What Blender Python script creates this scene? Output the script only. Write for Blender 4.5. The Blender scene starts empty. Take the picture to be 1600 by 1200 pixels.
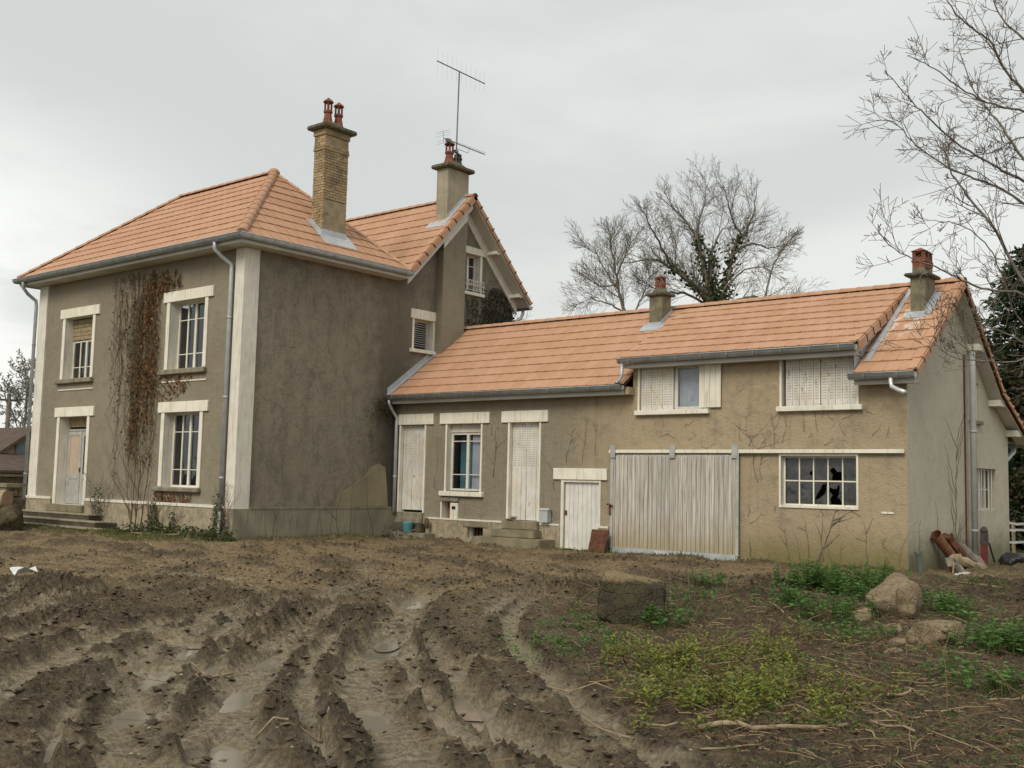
import bpy, bmesh, math, random
import numpy as np
from mathutils import Vector, Matrix
R = math.radians
SC = bpy.context.scene
COL = SC.collection
rng = random.Random(7)

# ------------------------------------------------------------------ camera
CAM = Vector((22.276, -16.195, 0.767))
_yaw, _pit, _rol = 0.6941, 0.0913, 0.0234
_fw = Vector((-math.sin(_yaw)*math.cos(_pit), math.cos(_yaw)*math.cos(_pit), math.sin(_pit)))
_rt = Vector((math.cos(_yaw), math.sin(_yaw), 0)); _up = _rt.cross(_fw)
_r2 = _rt*math.cos(_rol) + _up*math.sin(_rol); _u2 = _up*math.cos(_rol) - _rt*math.sin(_rol)
cd = bpy.data.cameras.new('camera'); cam = bpy.data.objects.new('camera', cd); COL.objects.link(cam)
cd.sensor_width = 36; cd.lens = 1686.0/1600*36; cd.clip_start = 0.05; cd.clip_end = 3000
m3 = Matrix((_r2, _u2, -_fw)).transposed()
cam.matrix_world = Matrix.Translation(CAM) @ m3.to_4x4()
SC.camera = cam

# ------------------------------------------------------------------ node helper
class NT:
    def __init__(s, tree):
        s.t = tree; s.n = tree.nodes; s.l = tree.links
    def new(s, typ, **kw):
        nd = s.n.new(typ)
        for k, v in kw.items(): setattr(nd, k, v)
        return nd
    def put(s, sock, val):
        if hasattr(val, 'is_output'): s.l.new(val, sock)
        elif isinstance(val, (tuple, list)) and len(val) == 3 and sock.type == 'RGBA': sock.default_value = (*val, 1)
        else: sock.default_value = val
    def pos(s): return s.new('ShaderNodeNewGeometry').outputs['Position']
    def scale(s, vec, sc):
        nd = s.new('ShaderNodeVectorMath', operation='MULTIPLY'); s.put(nd.inputs[0], vec); s.put(nd.inputs[1], sc); return nd.outputs[0]
    def noise(s, vec, sc, det=4, rough=.55, dist=0):
        nd = s.new('ShaderNodeTexNoise'); s.put(nd.inputs['Vector'], vec); nd.inputs['Scale'].default_value = sc
        nd.inputs['Detail'].default_value = det; nd.inputs['Roughness'].default_value = rough; nd.inputs['Distortion'].default_value = dist
        return nd.outputs['Fac']
    def voro(s, vec, sc, feat='F1'):
        nd = s.new('ShaderNodeTexVoronoi', feature=feat); s.put(nd.inputs['Vector'], vec); nd.inputs['Scale'].default_value = sc
        return nd.outputs['Distance']
    def ss(s, val, a, b, lo=0., hi=1.):
        nd = s.new('ShaderNodeMapRange', interpolation_type='SMOOTHSTEP'); s.put(nd.inputs[0], val)
        nd.inputs[1].default_value = a; nd.inputs[2].default_value = b; nd.inputs[3].default_value = lo; nd.inputs[4].default_value = hi
        return nd.outputs[0]
    def mix(s, f, a, b, bt='MIX'):
        nd = s.new('ShaderNodeMix', data_type='RGBA', blend_type=bt)
        s.put(nd.inputs[0], f); s.put(nd.inputs[6], a); s.put(nd.inputs[7], b); return nd.outputs[2]
    def math(s, op, a, b=0.):
        nd = s.new('ShaderNodeMath', operation=op); s.put(nd.inputs[0], a); s.put(nd.inputs[1], b); return nd.outputs[0]
    def sep(s, vec):
        nd = s.new('ShaderNodeSeparateXYZ'); s.put(nd.inputs[0], vec); return nd.outputs
    def attr(s, name): return s.new('ShaderNodeAttribute', attribute_name=name).outputs['Fac']
    def bump(s, h, strength, dist=.02):
        nd = s.new('ShaderNodeBump'); nd.inputs['Strength'].default_value = strength; nd.inputs['Distance'].default_value = dist
        s.put(nd.inputs['Height'], h); return nd.outputs[0]
    def bsdf(s, col, rough=.85, bump=None, metal=0., spec=.3):
        nd = s.new('ShaderNodeBsdfPrincipled'); s.put(nd.inputs['Base Color'], col); s.put(nd.inputs['Roughness'], rough)
        s.put(nd.inputs['Metallic'], metal); s.put(nd.inputs['Specular IOR Level'], spec)
        if bump is not None: s.l.new(bump, nd.inputs['Normal'])
        return nd.outputs[0]
    def out(s, sh):
        o = s.new('ShaderNodeOutputMaterial'); s.l.new(sh, o.inputs['Surface'])
def mat(name):
    m = bpy.data.materials.new(name); m.use_nodes = True; m.node_tree.nodes.clear(); return m, NT(m.node_tree)
def mulc(c, k): return tuple(x*k for x in c)

# ------------------------------------------------------------------ sky, sun, exposure
SUN_AZ = Vector((0.16, -1.0, 0)).normalized(); SUN_EL = R(42)
w = bpy.data.worlds.new('World'); SC.world = w; w.use_nodes = True; w.node_tree.nodes.clear(); k = NT(w.node_tree)
sky = k.new('ShaderNodeTexSky', sky_type='NISHITA'); sky.sun_disc = False; sky.sun_elevation = SUN_EL
sky.sun_rotation = math.atan2(SUN_AZ.x, SUN_AZ.y); sky.air_density = 1.5; sky.dust_density = 4
d = k.new('ShaderNodeTexCoord').outputs['Generated']
sx = k.sep(d)
warp = k.noise(k.scale(d, (1, 1, 2.2)), 1.3, 3)
big = k.noise(k.scale(d, (1, 1, 3.0)), 1.05, 5, .5, .35)
fine = k.noise(k.scale(d, (1, 1, 3.5)), 3.4, 6, .55, .3)
cl = k.math('ADD', k.math('MULTIPLY', big, .72), k.math('MULTIPLY', fine, .28))
cloud = k.mix(k.ss(cl, .39, .60), (.57, .587, .575), (.71, .718, .69))
# the brightest break in the cloud deck, low in the west
dv = k.new('ShaderNodeVectorMath', operation='DISTANCE'); k.put(dv.inputs[0], k.scale(d, (1, 1, 1.9))); dv.inputs[1].default_value = (-.945, .28, .30)
glow = k.math('MULTIPLY', k.ss(dv.outputs['Value'], .42, .02), k.ss(fine, .36, .60, .25, 1.))
cloud = k.mix(glow, cloud, (.95, .95, .92))
nis = k.mix(1., sky.outputs[0], (.10, .10, .10), 'MULTIPLY')
skc = k.mix(.93, nis, cloud)
bg = k.new('ShaderNodeBackground'); k.put(bg.inputs[0], skc); bg.inputs[1].default_value = .90
wo = k.new('ShaderNodeOutputWorld'); k.l.new(bg.outputs[0], wo.inputs[0])
sl = bpy.data.lights.new('sun', 'SUN'); sl.energy = 1.5; sl.angle = R(24); sl.color = (1, .93, .80)
so = bpy.data.objects.new('sun', sl); COL.objects.link(so)
sdir = Vector((SUN_AZ.x*math.cos(SUN_EL), SUN_AZ.y*math.cos(SUN_EL), math.sin(SUN_EL)))
so.rotation_euler = sdir.to_track_quat('Z', 'Y').to_euler(); so.location = (0, -20, 30)
SC.view_settings.view_transform = 'Standard'; SC.view_settings.look = 'None'; SC.view_settings.gamma = 1
SC.view_settings.use_curve_mapping = False; SC.view_settings.exposure = 0.42
SC.cycles.max_bounces = 4; SC.cycles.diffuse_bounces = 2; SC.cycles.glossy_bounces = 2; SC.cycles.transparent_max_bounces = 8; SC.cycles.caustics_reflective = False; SC.cycles.caustics_refractive = False

# ------------------------------------------------------------------ mesh helper
OFF = {}
class MB:
    def __init__(s): s.v = []; s.f = []
    def poly(s, *p):
        i = len(s.v); s.v += [tuple(q) for q in p]; s.f.append(tuple(range(i, i+len(p))))
    def obox(s, o, a, b, c):
        o, a, b, c = Vector(o), Vector(a), Vector(b), Vector(c); i = len(s.v)
        for q in (o, o+a, o+a+b, o+b, o+c, o+a+c, o+a+b+c, o+b+c): s.v.append(tuple(q))
        fs = [(0, 3, 2, 1), (4, 5, 6, 7), (0, 1, 5, 4), (1, 2, 6, 5), (2, 3, 7, 6), (3, 0, 4, 7)]
        if a.cross(b).dot(c) < 0: fs = [f[::-1] for f in fs]
        s.f += [tuple(i+j for j in f) for f in fs]
    def box(s, p, q):
        s.obox((min(p[0], q[0]), min(p[1], q[1]), min(p[2], q[2])), (abs(q[0]-p[0]), 0, 0), (0, abs(q[1]-p[1]), 0), (0, 0, abs(q[2]-p[2])))
    def tube(s, pts, r, n=6, caps=True):
        pts = [Vector(p) for p in pts]; rs = r if isinstance(r, (list, tuple)) else [r]*len(pts)
        base = len(s.v); ref = None
        for i, p in enumerate(pts):
            t = (pts[min(i+1, len(pts)-1)] - pts[max(i-1, 0)]); t = t.normalized() if t.length > 1e-9 else Vector((0, 0, 1))
            if ref is None: ref = t.orthogonal().normalized()
            ref = ref - t*ref.dot(t)
            ref = ref.normalized() if ref.length > 1e-6 else t.orthogonal().normalized()
            b = t.cross(ref)
            for j in range(n):
                a = 2*math.pi*j/n; s.v.append(tuple(p + (ref*math.cos(a) + b*math.sin(a))*rs[i]))
        for i in range(len(pts)-1):
            for j in range(n):
                j2 = (j+1) % n; s.f.append((base+i*n+j, base+i*n+j2, base+(i+1)*n+j2, base+(i+1)*n+j))
        if caps:
            s.f.append(tuple(base+j for j in range(n))[::-1]); e = base+(len(pts)-1)*n; s.f.append(tuple(e+j for j in range(n)))
    def lathe(s, c, prof, n=12):
        base = len(s.v); c = Vector(c)
        for (r, z) in prof:
            for j in range(n):
                a = 2*math.pi*(j+.5)/n; s.v.append((c.x+r*math.cos(a), c.y+r*math.sin(a), c.z+z))
        for i in range(len(prof)-1):
            for j in range(n):
                j2 = (j+1) % n; s.f.append((base+i*n+j, base+i*n+j2, base+(i+1)*n+j2, base+(i+1)*n+j))
        s.f.append(tuple(base+j for j in range(n))[::-1]); e = base+(len(prof)-1)*n; s.f.append(tuple(e+j for j in range(n)))
    def prism(s, pts, vec):           # extrude a planar outline
        pts = [Vector(p) for p in pts]; vec = Vector(vec); n = len(pts); i = len(s.v)
        s.v += [tuple(p) for p in pts] + [tuple(p+vec) for p in pts]
        s.f.append(tuple(range(i, i+n))[::-1]); s.f.append(tuple(range(i+n, i+2*n)))
        for j in range(n):
            j2 = (j+1) % n; s.f.append((i+j, i+j2, i+n+j2, i+n+j))
    def build(s, name, m, parent=None, smooth=False, kind=None):
        off = OFF.get(parent.name, Vector()) if parent else Vector()
        me = bpy.data.meshes.new(name)
        a = np.array(s.v, dtype=np.float64) - np.array(off)
        me.from_pydata(a.tolist(), [], s.f); me.materials.append(m)
        if smooth: me.polygons.foreach_set('use_smooth', [True]*len(me.polygons))
        o = bpy.data.objects.new(name, me); COL.objects.link(o)
        if parent: o.parent = parent; OFF[o.name] = off.copy()
        if kind: o['kind'] = kind
        return o
def thing(name, loc, label, cat, group=None):
    o = bpy.data.objects.new(name, None); o.empty_display_size = .2; COL.objects.link(o); o.location = loc; OFF[o.name] = Vector(loc)
    return tag(o, label, cat, group)
def tag(o, label, cat, group=None):
    o['label'] = label; o['category'] = cat
    if group: o['group'] = group
    return o
def rebase(o, loc):                   # move a top-level mesh's origin to its base
    loc = Vector(loc); o.data.transform(Matrix.Translation(-loc)); o.location = loc; return o
class Fr:                             # local frame on a wall: s along, z up, n outward
    def __init__(s, O, S, N): s.O = Vector(O); s.S = Vector(S); s.N = Vector(N); s.Z = Vector((0, 0, 1))
    def p(s, a, z, n=0): return s.O + s.S*a + s.Z*z + s.N*n
    def box(s, mb, s0, s1, z0, z1, n0, n1): mb.obox(s.p(s0, z0, n0), s.S*(s1-s0), s.N*(n1-n0), s.Z*(z1-z0))

# ------------------------------------------------------------------ materials
def plain(name, c1, c2, sc=4., rough=.8, bsc=60., bs=.15, bd=.01, metal=0., spec=.3, streak=None, c3=None, lo=.35, hi=.65):
    m, k = mat(name); p = k.pos()
    col = k.mix(k.ss(k.noise(p, sc, 5), lo, hi), c1, c2)
    if streak: col = k.mix(k.math('MULTIPLY', k.ss(k.noise(k.scale(p, (9, 9, .8)), 1.6, 5), .5, .72), streak), col, c3)
    k.out(k.bsdf(col, rough, k.bump(k.noise(p, bsc, 3), bs, bd), metal, spec)); return m
def stucco(name, kind):
    m, k = mat(name); p = k.pos(); x, y, z = k.sep(p)
    A, B, D = (.335, .294, .215), (.272, .240, .178), (.175, .157, .122)
    n1 = k.noise(p, .55, 6, .6); n2 = k.noise(p, 3.2, 6, .65); grain = k.noise(p, 38, 4, .7)
    pebble = k.voro(p, 85)
    if kind == 'gable': A, B, D = (.62, .575, .46), (.55, .51, .41), (.40, .37, .295)
    col = k.mix(k.ss(n1, .35, .65), A, B)
    if kind == 'wing':
        t = k.ss(k.math('ADD', x, k.math('MULTIPLY', k.math('SUBTRACT', n1, .5), 5.)), 5.6, 8.2)
        ochre = k.mix(k.ss(n1, .35, .65), (.56, .44, .285), (.49, .385, .25))
        col = k.mix(t, col, ochre)
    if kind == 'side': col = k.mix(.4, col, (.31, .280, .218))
    col = k.mix(k.math('MULTIPLY', k.ss(n2, .48, .72), .45), col, D)
    col = k.mix(k.math('MULTIPLY', k.ss(grain, .40, .62), .30), col, mulc(A, 1.45))
    col = k.mix(k.math('MULTIPLY', k.ss(pebble, .05, .45), .22), col, mulc(D, .9))
    st = k.noise(k.scale(p, (7, 7, .45)), 1.3, 6, .6)
    col = k.mix(k.math('MULTIPLY', k.ss(st, .52, .74), .22 if kind in ('wing', 'gable') else .26), col, mulc(D, .75))
    if kind == 'side':                # rain-fed damp below the valley and where the wing's gutter spills
        dz = k.math('ADD', y, k.math('MULTIPLY', k.math('SUBTRACT', n2, .5), 1.2))
        damp = k.math('MULTIPLY', k.ss(dz, 3.9, 5.2), k.ss(z, 6.6, 2.2, .35, 1.))
        damp = k.math('MULTIPLY', damp, k.ss(dz, 6.6, 5.5))
        col = k.mix(k.math('MULTIPLY', damp, .9), col, (.068, .063, .050))
        mould = k.math('MULTIPLY', k.ss(k.noise(k.scale(p, (1, 1, .45)), 3.0, 8, .74, .3), .45, .62), .40)
        col = k.mix(mould, col, (.145, .130, .100))
        top = k.math('MULTIPLY', k.ss(z, 5.4, 6.5), k.ss(n2, .35, .6))
        col = k.mix(k.math('MULTIPLY', top, .5), col, (.16, .147, .118))
        vein = k.math('ABSOLUTE', k.math('SUBTRACT', k.noise(p, 1.5, 4, .6, 1.2), .5))
        col = k.mix(k.math('MULTIPLY', k.ss(vein, .018, .0), .35), col, (.09, .083, .066))
    if kind in ('wing', 'gable'):     # algae above the ground
        g = k.math('MULTIPLY', k.ss(k.math('ADD', z, k.math('MULTIPLY', k.math('SUBTRACT', n2, .5), .9)), .15, -.75), .75)
        g = k.math('MULTIPLY', g, k.ss(k.math('ADD', x, n2), 9.5, 12.5)) if kind == 'wing' else g
        col = k.mix(g, col, (.175, .155, .048) if kind == 'wing' else (.115, .118, .05))
    sp = k.math('MULTIPLY', k.ss(k.math('ADD', z, k.math('MULTIPLY', k.math('SUBTRACT', n2, .5), .8)), .1, -.7), .5); col = k.mix(sp, col, mulc(D, .7)) if kind == 'front' else col
    h = k.math('ADD', k.math('MULTIPLY', grain, 1.), k.math('MULTIPLY', pebble, -.25))
    h = k.math('ADD', h, k.math('MULTIPLY', n2, 2.0))
    k.out(k.bsdf(col, .95, k.bump(h, .8, .035), spec=.15)); return m
def tilemat(name, island):
    m, k = mat(name); p = k.pos()
    rnd = k.new('ShaderNodeNewGeometry').outputs['Random Per Island'] if island else k.new('ShaderNodeObjectInfo').outputs['Random']
    c = k.mix(rnd, (.425, .238, .140), (.470, .275, .168))
    c = k.mix(k.math('MULTIPLY', k.ss(k.noise(p, 1.1, 5), .4, .65), .5), c, (.52, .32, .215))
    c = k.mix(k.math('MULTIPLY', k.ss(k.noise(p, 9, 5), .5, .75), .35), c, (.44, .225, .13))
    x, y, z = k.sep(p)                 # lime run-off below the right-hand chimney
    wn = k.math('ADD', x, k.math('MULTIPLY', k.math('SUBTRACT', k.noise(p, 2.3, 3), .5), .8))
    band = k.math('ADD', wn, k.math('MULTIPLY', y, -.30))
    l1 = k.math('MULTIPLY', k.ss(k.math('ABSOLUTE', k.math('SUBTRACT', band, 12.02)), .11, .02), k.ss(z, 3.1, 4.5))
    l2 = k.math('MULTIPLY', k.ss(k.math('ABSOLUTE', k.math('SUBTRACT', band, 12.34)), .09, .02), k.ss(z, 3.7, 4.5))
    l = k.math('MULTIPLY', k.math('MAXIMUM', l1, l2), k.math('MULTIPLY', k.ss(x, 13.72, 13.8), k.ss(y, 7.3, 7.1)))
    c = k.mix(k.math('MULTIPLY', l, k.ss(k.noise(p, 14, 4), .3, .6, .2, .8)), c, (.66, .62, .57))
    k.out(k.bsdf(c, .8, k.bump(k.noise(p, 90, 3), .12, .006), spec=.25)); return m
def glassmat(name, tint=.55, refl=.10, dirt=.0):
    m, k = mat(name); p = k.pos()
    tr = k.new('ShaderNodeBsdfTransparent'); tr.inputs[0].default_value = (tint, tint*1.02, tint, 1)
    gl = k.new('ShaderNodeBsdfGlossy'); gl.inputs[0].default_value = (.85, .9, .95, 1); gl.inputs['Roughness'].default_value = .04
    k.l.new(k.bump(k.noise(p, 2.4, 2), .25, .03), gl.inputs['Normal'])
    lw = k.new('ShaderNodeLayerWeight'); lw.inputs[0].default_value = .35
    f = k.math('ADD', refl, k.math('MULTIPLY', lw.outputs['Fresnel'], .55))
    mx = k.new('ShaderNodeMixShader'); k.put(mx.inputs[0], f); k.l.new(tr.outputs[0], mx.inputs[1]); k.l.new(gl.outputs[0], mx.inputs[2]); sh = mx.outputs[0]
    if dirt:
        df = k.bsdf(k.mix(k.noise(p, 5, 4), (.12, .125, .12), (.30, .30, .28)), .9)
        m2 = k.new('ShaderNodeMixShader'); k.put(m2.inputs[0], k.ss(k.noise(p, 6, 6, .65), .35, .75, dirt*.4, dirt)); k.l.new(sh, m2.inputs[1]); k.l.new(df, m2.inputs[2]); sh = m2.outputs[0]
    k.out(sh); return m
def leafmat(name, cols, rough=.6):
    m, k = mat(name); r = k.new('ShaderNodeNewGeometry').outputs['Random Per Island']
    nd = k.new('ShaderNodeValToRGB'); k.put(nd.inputs[0], r); cr = nd.color_ramp
    while len(cr.elements) < len(cols): cr.elements.new(.5)
    for i, c in enumerate(cols): cr.elements[i].position = i/max(1, len(cols)-1); cr.elements[i].color = (*c, 1)
    b = k.new('ShaderNodeBsdfPrincipled'); k.l.new(nd.outputs[0], b.inputs['Base Color']); b.inputs['Roughness'].default_value = rough; b.inputs['Specular IOR Level'].default_value = .2
    t = k.new('ShaderNodeBsdfTranslucent'); k.l.new(nd.outputs[0], t.inputs[0]); mx = k.new('ShaderNodeMixShader'); mx.inputs[0].default_value = .25
    k.l.new(b.outputs[0], mx.inputs[1]); k.l.new(t.outputs[0], mx.inputs[2]); k.out(mx.outputs[0]); return m
M = {}
M['st_front'] = stucco('stucco_front', 'front'); M['st_side'] = stucco('stucco_side', 'side'); M['st_wing'] = stucco('stucco_wing', 'wing'); M['st_gable'] = stucco('stucco_gable', 'gable')
M['tile'] = tilemat('clay_tile', False); M['tiles'] = tilemat('clay_tile_joined', True)
M['deck'] = plain('roof_deck', (.20, .085, .045), (.16, .066, .036), 3, .9)
M['cap'] = plain('verge_clay', (.44, .205, .105), (.36, .165, .085), 3, .85)
M['white'] = plain('aged_white_paint', (.74, .71, .62), (.66, .63, .545), 2.5, .7, 40, .1, .006, streak=.5, c3=(.40, .365, .285))
M['cream'] = plain('cream_lintel', (.80, .77, .66), (.72, .69, .58), 2.5, .75, 50, .1, .006, streak=.6, c3=(.45, .41, .31))
M['fascia'] = plain('fascia_white', (.60, .585, .545), (.52, .505, .47), 1.5, .5, 30, .05, .004)
M['soffit'] = plain('soffit_board', (.60, .57, .50), (.52, .49, .42), 1.5, .7, 30, .05, .004)
M['zinc'] = plain('zinc', (.40, .42, .42), (.32, .335, .335), 5, .5, 70, .05, .004, .35, .5)
M['zincl'] = plain('zinc_new', (.50, .525, .545), (.42, .445, .465), 5, .45, 70, .05, .004, .3, .5)
M['zincb'] = plain('zinc_bright', (.68, .69, .70), (.60, .61, .62), 5, .35, 70, .05, .004, .4, .5)
M['conc'] = plain('sill_concrete', (.28, .25, .185), (.19, .17, .125), 6, .9, 50, .4, .012, streak=.4, c3=(.10, .09, .065))
M['plinth'] = plain('plinth_roughcast', (.43, .36, .25), (.30, .255, .178), 7, .95, 30, .9, .04, streak=.35, c3=(.11, .10, .07))
M['plinths'] = plain('plinth_side', (.30, .272, .20), (.215, .197, .148), 1.6, .95, 40, .5, .02, streak=.5, c3=(.08, .074, .058))
M['step'] = plain('step_stone', (.27, .23, .15), (.19, .165, .11), 3, .9, 45, .35, .012, streak=.3, c3=(.11, .10, .06))
M['stepd'] = plain('step_dark', (.105, .09, .06), (.06, .053, .038), 3, .95, 30, .5, .02)
M['nosing'] = plain('step_nosing', (.36, .32, .23), (.27, .24, .17), 5, .9)
M['glass'] = glassmat('window_glass'); M['glassd'] = glassmat('dirty_glass', .40, .04, .36)
M['glassc'] = glassmat('clear_glass', .88, .03)
M['black'] = plain('dark_void', (.012, .012, .012), (.02, .02, .018), 2, .95)
M['curtain'] = plain('lace_curtain', (.66, .70, .80), (.54, .58, .68), 3, .9, 200, .2, .004)
M['blue'] = plain('blue_curtain', (.10, .27, .36), (.07, .19, .27), 3, .8)
M['wood'] = plain('weathered_board', (.36, .29, .175), (.24, .19, .115), 9, .85, 50, .3, .01)
M['pink'] = plain('dusty_door_glass', (.52, .40, .30), (.45, .35, .265), 2, .6)
M['doorp'] = plain('grey_door_paint', (.46, .45, .42), (.36, .35, .33), 5, .7, streak=.4, c3=(.27, .25, .22))
M['rust'] = plain('rust', (.15, .062, .030), (.075, .037, .024), 8, .85, 40, .4, .012)
M['rusty'] = plain('rusted_clay', (.28, .125, .062), (.15, .070, .040), 6, .8, 40, .3, .012)
M['pot'] = plain('terracotta_pot', (.27, .092, .052), (.15, .062, .042), 9, .85, 50, .3, .012, streak=.3, c3=(.085, .075, .045))
M['potd'] = plain('sooty_pot', (.10, .075, .065), (.055, .048, .045), 9, .9)
M['capst'] = plain('mossy_cap', (.16, .145, .09), (.085, .082, .058), 9, .95, 40, .5, .02)
M['chst'] = plain('chimney_render', (.38, .34, .25), (.30, .265, .195), 2.2, .95, 40, .4, .012, streak=.4, c3=(.17, .15, .10))
M['chst2'] = plain('chimney_render_mossy', (.22, .20, .125), (.135, .125, .085), 4, .95, 40, .5, .015, streak=.6, c3=(.10, .085, .055))
M['mortar'] = plain('mortar', (.17, .15, .11), (.12, .105, .08), 9, .95)
m, k = mat('chimney_brick'); p = k.pos(); rnd = k.new('ShaderNodeNewGeometry').outputs['Random Per Island']
c = k.mix(rnd, (.44, .335, .19), (.31, .23, .132)); x, y, z = k.sep(p)
c = k.mix(k.math('MULTIPLY', k.ss(k.noise(p, 2.4, 5, .65), .45, .68), .75), c, (.17, .132, .09))
k.out(k.bsdf(c, .9, k.bump(k.noise(p, 60, 3), .4, .01), spec=.15)); M['brick'] = m
M['stile'] = plain('weathered_steel', (.44, .44, .41), (.34, .345, .33), 4, .6)
M['slot_shade'] = plain('shutter_slot_shade', (.46, .42, .34), (.34, .31, .25), 6, .95)  # shade of the shutter slots, put into the colour
M['wbrick'] = plain('worn_brick_face', (.36, .285, .175), (.27, .215, .135), 5, .95, 40, .5, .015)
M['bark'] = plain('bark', (.25, .22, .182), (.175, .155, .13), 6, .95, 30, .6, .02)
M['barkl'] = plain('pale_bark', (.21, .188, .155), (.145, .13, .11), 6, .95, 30, .5, .02)
M['twig'] = plain('twig', (.17, .14, .112), (.12, .10, .084), 6, .9)
m, k = mat('barn_plank'); p = k.pos(); rnd = k.new('ShaderNodeObjectInfo').outputs['Random']; x, y, z = k.sep(p)
c = k.mix(rnd, (.56, .53, .47), (.43, .415, .38))
gr = k.noise(k.scale(p, (24, 24, .7)), 1.8, 6, .6)
c = k.mix(k.ss(gr, .42, .66), c, (.26, .24, .205)); c = k.mix(k.math('MULTIPLY', k.ss(k.noise(k.scale(p, (16, 16, .5)), 1.1, 4), .54, .68), .8), c, (.66, .64, .58))
c = k.mix(k.math('MULTIPLY', k.ss(k.math('ADD', z, k.math('MULTIPLY', k.noise(p, 1.7, 4), 1.3)), .95, -.1), .75), c, (.34, .275, .155))
k.out(k.bsdf(c, .85, k.bump(gr, .4, .008))); M['plank'] = m
M['wplank'] = plain('white_plank', (.72, .71, .67), (.62, .61, .57), 3, .7, 40, .15, .006, streak=.4, c3=(.40, .37, .30))
m, k = mat('peeling_white'); p = k.pos()
c = k.mix(k.ss(k.noise(p, 2.5, 5), .35, .65), (.70, .685, .63), (.60, .585, .53))
pe = k.noise(k.scale(p, (10, 10, 4)), 1.6, 7, .7); c = k.mix(k.ss(pe, .58, .66), c, (.36, .27, .16)); c = k.mix(k.math('MULTIPLY', k.ss(k.noise(p, 1.9, 4), .48, .66), .45), c, (.60, .52, .38)); c = k.mix(k.math('MULTIPLY', k.ss(k.noise(k.scale(p, (12, 12, .7)), 1.5, 5), .52, .7), .4), c, (.42, .37, .28))
k.out(k.bsdf(c, .75, k.bump(pe, .2, .006))); M['peel'] = m
def rockmat(name, a, b, dk, top=None):
    m, k = mat(name); p = k.pos(); n1 = k.noise(p, 4.5, 7, .7); n2 = k.noise(p, 19, 6, .75); v = k.voro(p, 7, 'DISTANCE_TO_EDGE')
    c = k.mix(k.ss(n1, .36, .62), a, b); c = k.mix(k.math('MULTIPLY', k.ss(n2, .5, .66), .55), c, dk); c = k.mix(k.math('MULTIPLY', k.ss(n2, .45, .33), .4), c, mulc(a, 1.35))
    moss = k.ss(k.noise(p, 2.6, 5, .65), .52, .62); c = k.mix(k.math('MULTIPLY', moss, .3), c, (.14, .12, .055))
    if top:
        z = k.sep(p)[2]; c = k.mix(k.ss(k.math('ADD', z, k.math('MULTIPLY', k.math('SUBTRACT', n1, .5), .30)), top[0], top[1]), c, top[2])
    h = k.math('ADD', k.math('MULTIPLY', n1, 1.6), k.math('ADD', k.math('MULTIPLY', n2, .9), k.math('MULTIPLY', k.ss(v, .0, .05), .25)))
    k.out(k.bsdf(c, .95, k.bump(h, 1., .06), spec=.15)); return m
M['rock'] = rockmat('limestone', (.42, .33, .215), (.30, .23, .145), (.16, .125, .08))
M['block'] = rockmat('mossy_block', (.115, .098, .064), (.070, .060, .042), (.040, .034, .025), (-.37, -.30, (.34, .255, .15)))
M['rockm'] = rockmat('mossy_stone', (.165, .138, .082), (.095, .080, .053), (.048, .041, .03))
M['stone'] = plain('rubble_stone', (.23, .19, .115), (.12, .10, .07), 6, .95, 24, .8, .03)
M['teal'] = plain('turquoise_plastic', (.10, .36, .38), (.08, .29, .32), 5, .5)
M['greyp'] = plain('grey_plastic', (.46, .475, .47), (.39, .405, .40), 5, .5)
M['whitep'] = plain('white_plastic', (.74, .74, .72), (.64, .64, .62), 5, .5)
M['dark'] = plain('black_plastic', (.025, .026, .03), (.015, .016, .018), 5, .45, spec=.5)
M['red'] = plain('rusty_red_paint', (.19, .035, .03), (.12, .03, .026), 7, .7)
M['steel'] = plain('dull_metal', (.20, .21, .23), (.14, .15, .165), 7, .5, metal=.5)
M['stick'] = leafmat('dry_stick', [(.42, .29, .155), (.30, .205, .11), (.50, .37, .215), (.22, .14, .08)], .8)
M['bigstick'] = plain('barked_stick', (.34, .265, .165), (.21, .16, .10), 14, .85)
M['litter'] = leafmat('straw_litter', [(.22, .145, .08), (.10, .064, .04), (.43, .31, .18), (.075, .05, .033), (.20, .13, .075), (.11, .07, .042)], .85)
M['weed'] = leafmat('nettle_leaf', [(.055, .125, .028), (.085, .18, .038), (.125, .23, .05), (.07, .145, .035)])
M['weedy'] = leafmat('yellow_weed_leaf', [(.20, .255, .042), (.25, .285, .052), (.12, .18, .034), (.24, .225, .055), (.16, .115, .045), (.10, .16, .034)])
M['grass'] = leafmat('grass_blade', [(.07, .105, .022), (.105, .135, .03), (.15, .16, .045), (.055, .085, .018)])
M['ivyd'] = leafmat('dead_ivy_leaf', [(.205, .108, .042), (.13, .070, .031), (.28, .158, .065), (.09, .050, .027), (.165, .09, .038)], .8)
M['ivyg'] = leafmat('green_ivy_leaf', [(.045, .062, .020), (.07, .092, .028), (.055, .062, .028), (.095, .10, .04)])
M['ivyb'] = leafmat('withered_ivy_leaf', [(.125, .083, .045), (.075, .055, .033), (.18, .115, .058)], .8)
M['vine'] = plain('vine_stem', (.135, .088, .052), (.085, .058, .037), 7, .9)
M['ivyk'] = leafmat('dark_ivy_leaf', [(.062, .058, .036), (.042, .040, .027), (.085, .075, .045)], .8)
M['needle'] = leafmat('conifer_needles', [(.020, .040, .018), (.032, .058, .024), (.048, .078, .032), (.016, .030, .014)])
M['bush'] = leafmat('dark_bush_leaf', [(.035, .045, .018), (.055, .06, .025), (.085, .055, .03), (.025, .034, .014)])
M['nbwall'] = plain('neighbour_wall', (.42, .35, .21), (.34, .28, .17), 1, .95)
M['nbroof'] = plain('neighbour_roof', (.115, .082, .062), (.085, .062, .048), 3, .95, 6, .5, .05)
M['shutterb'] = plain('blue_grey_shutter', (.20, .235, .25), (.16, .19, .205), 3, .7)

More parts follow.
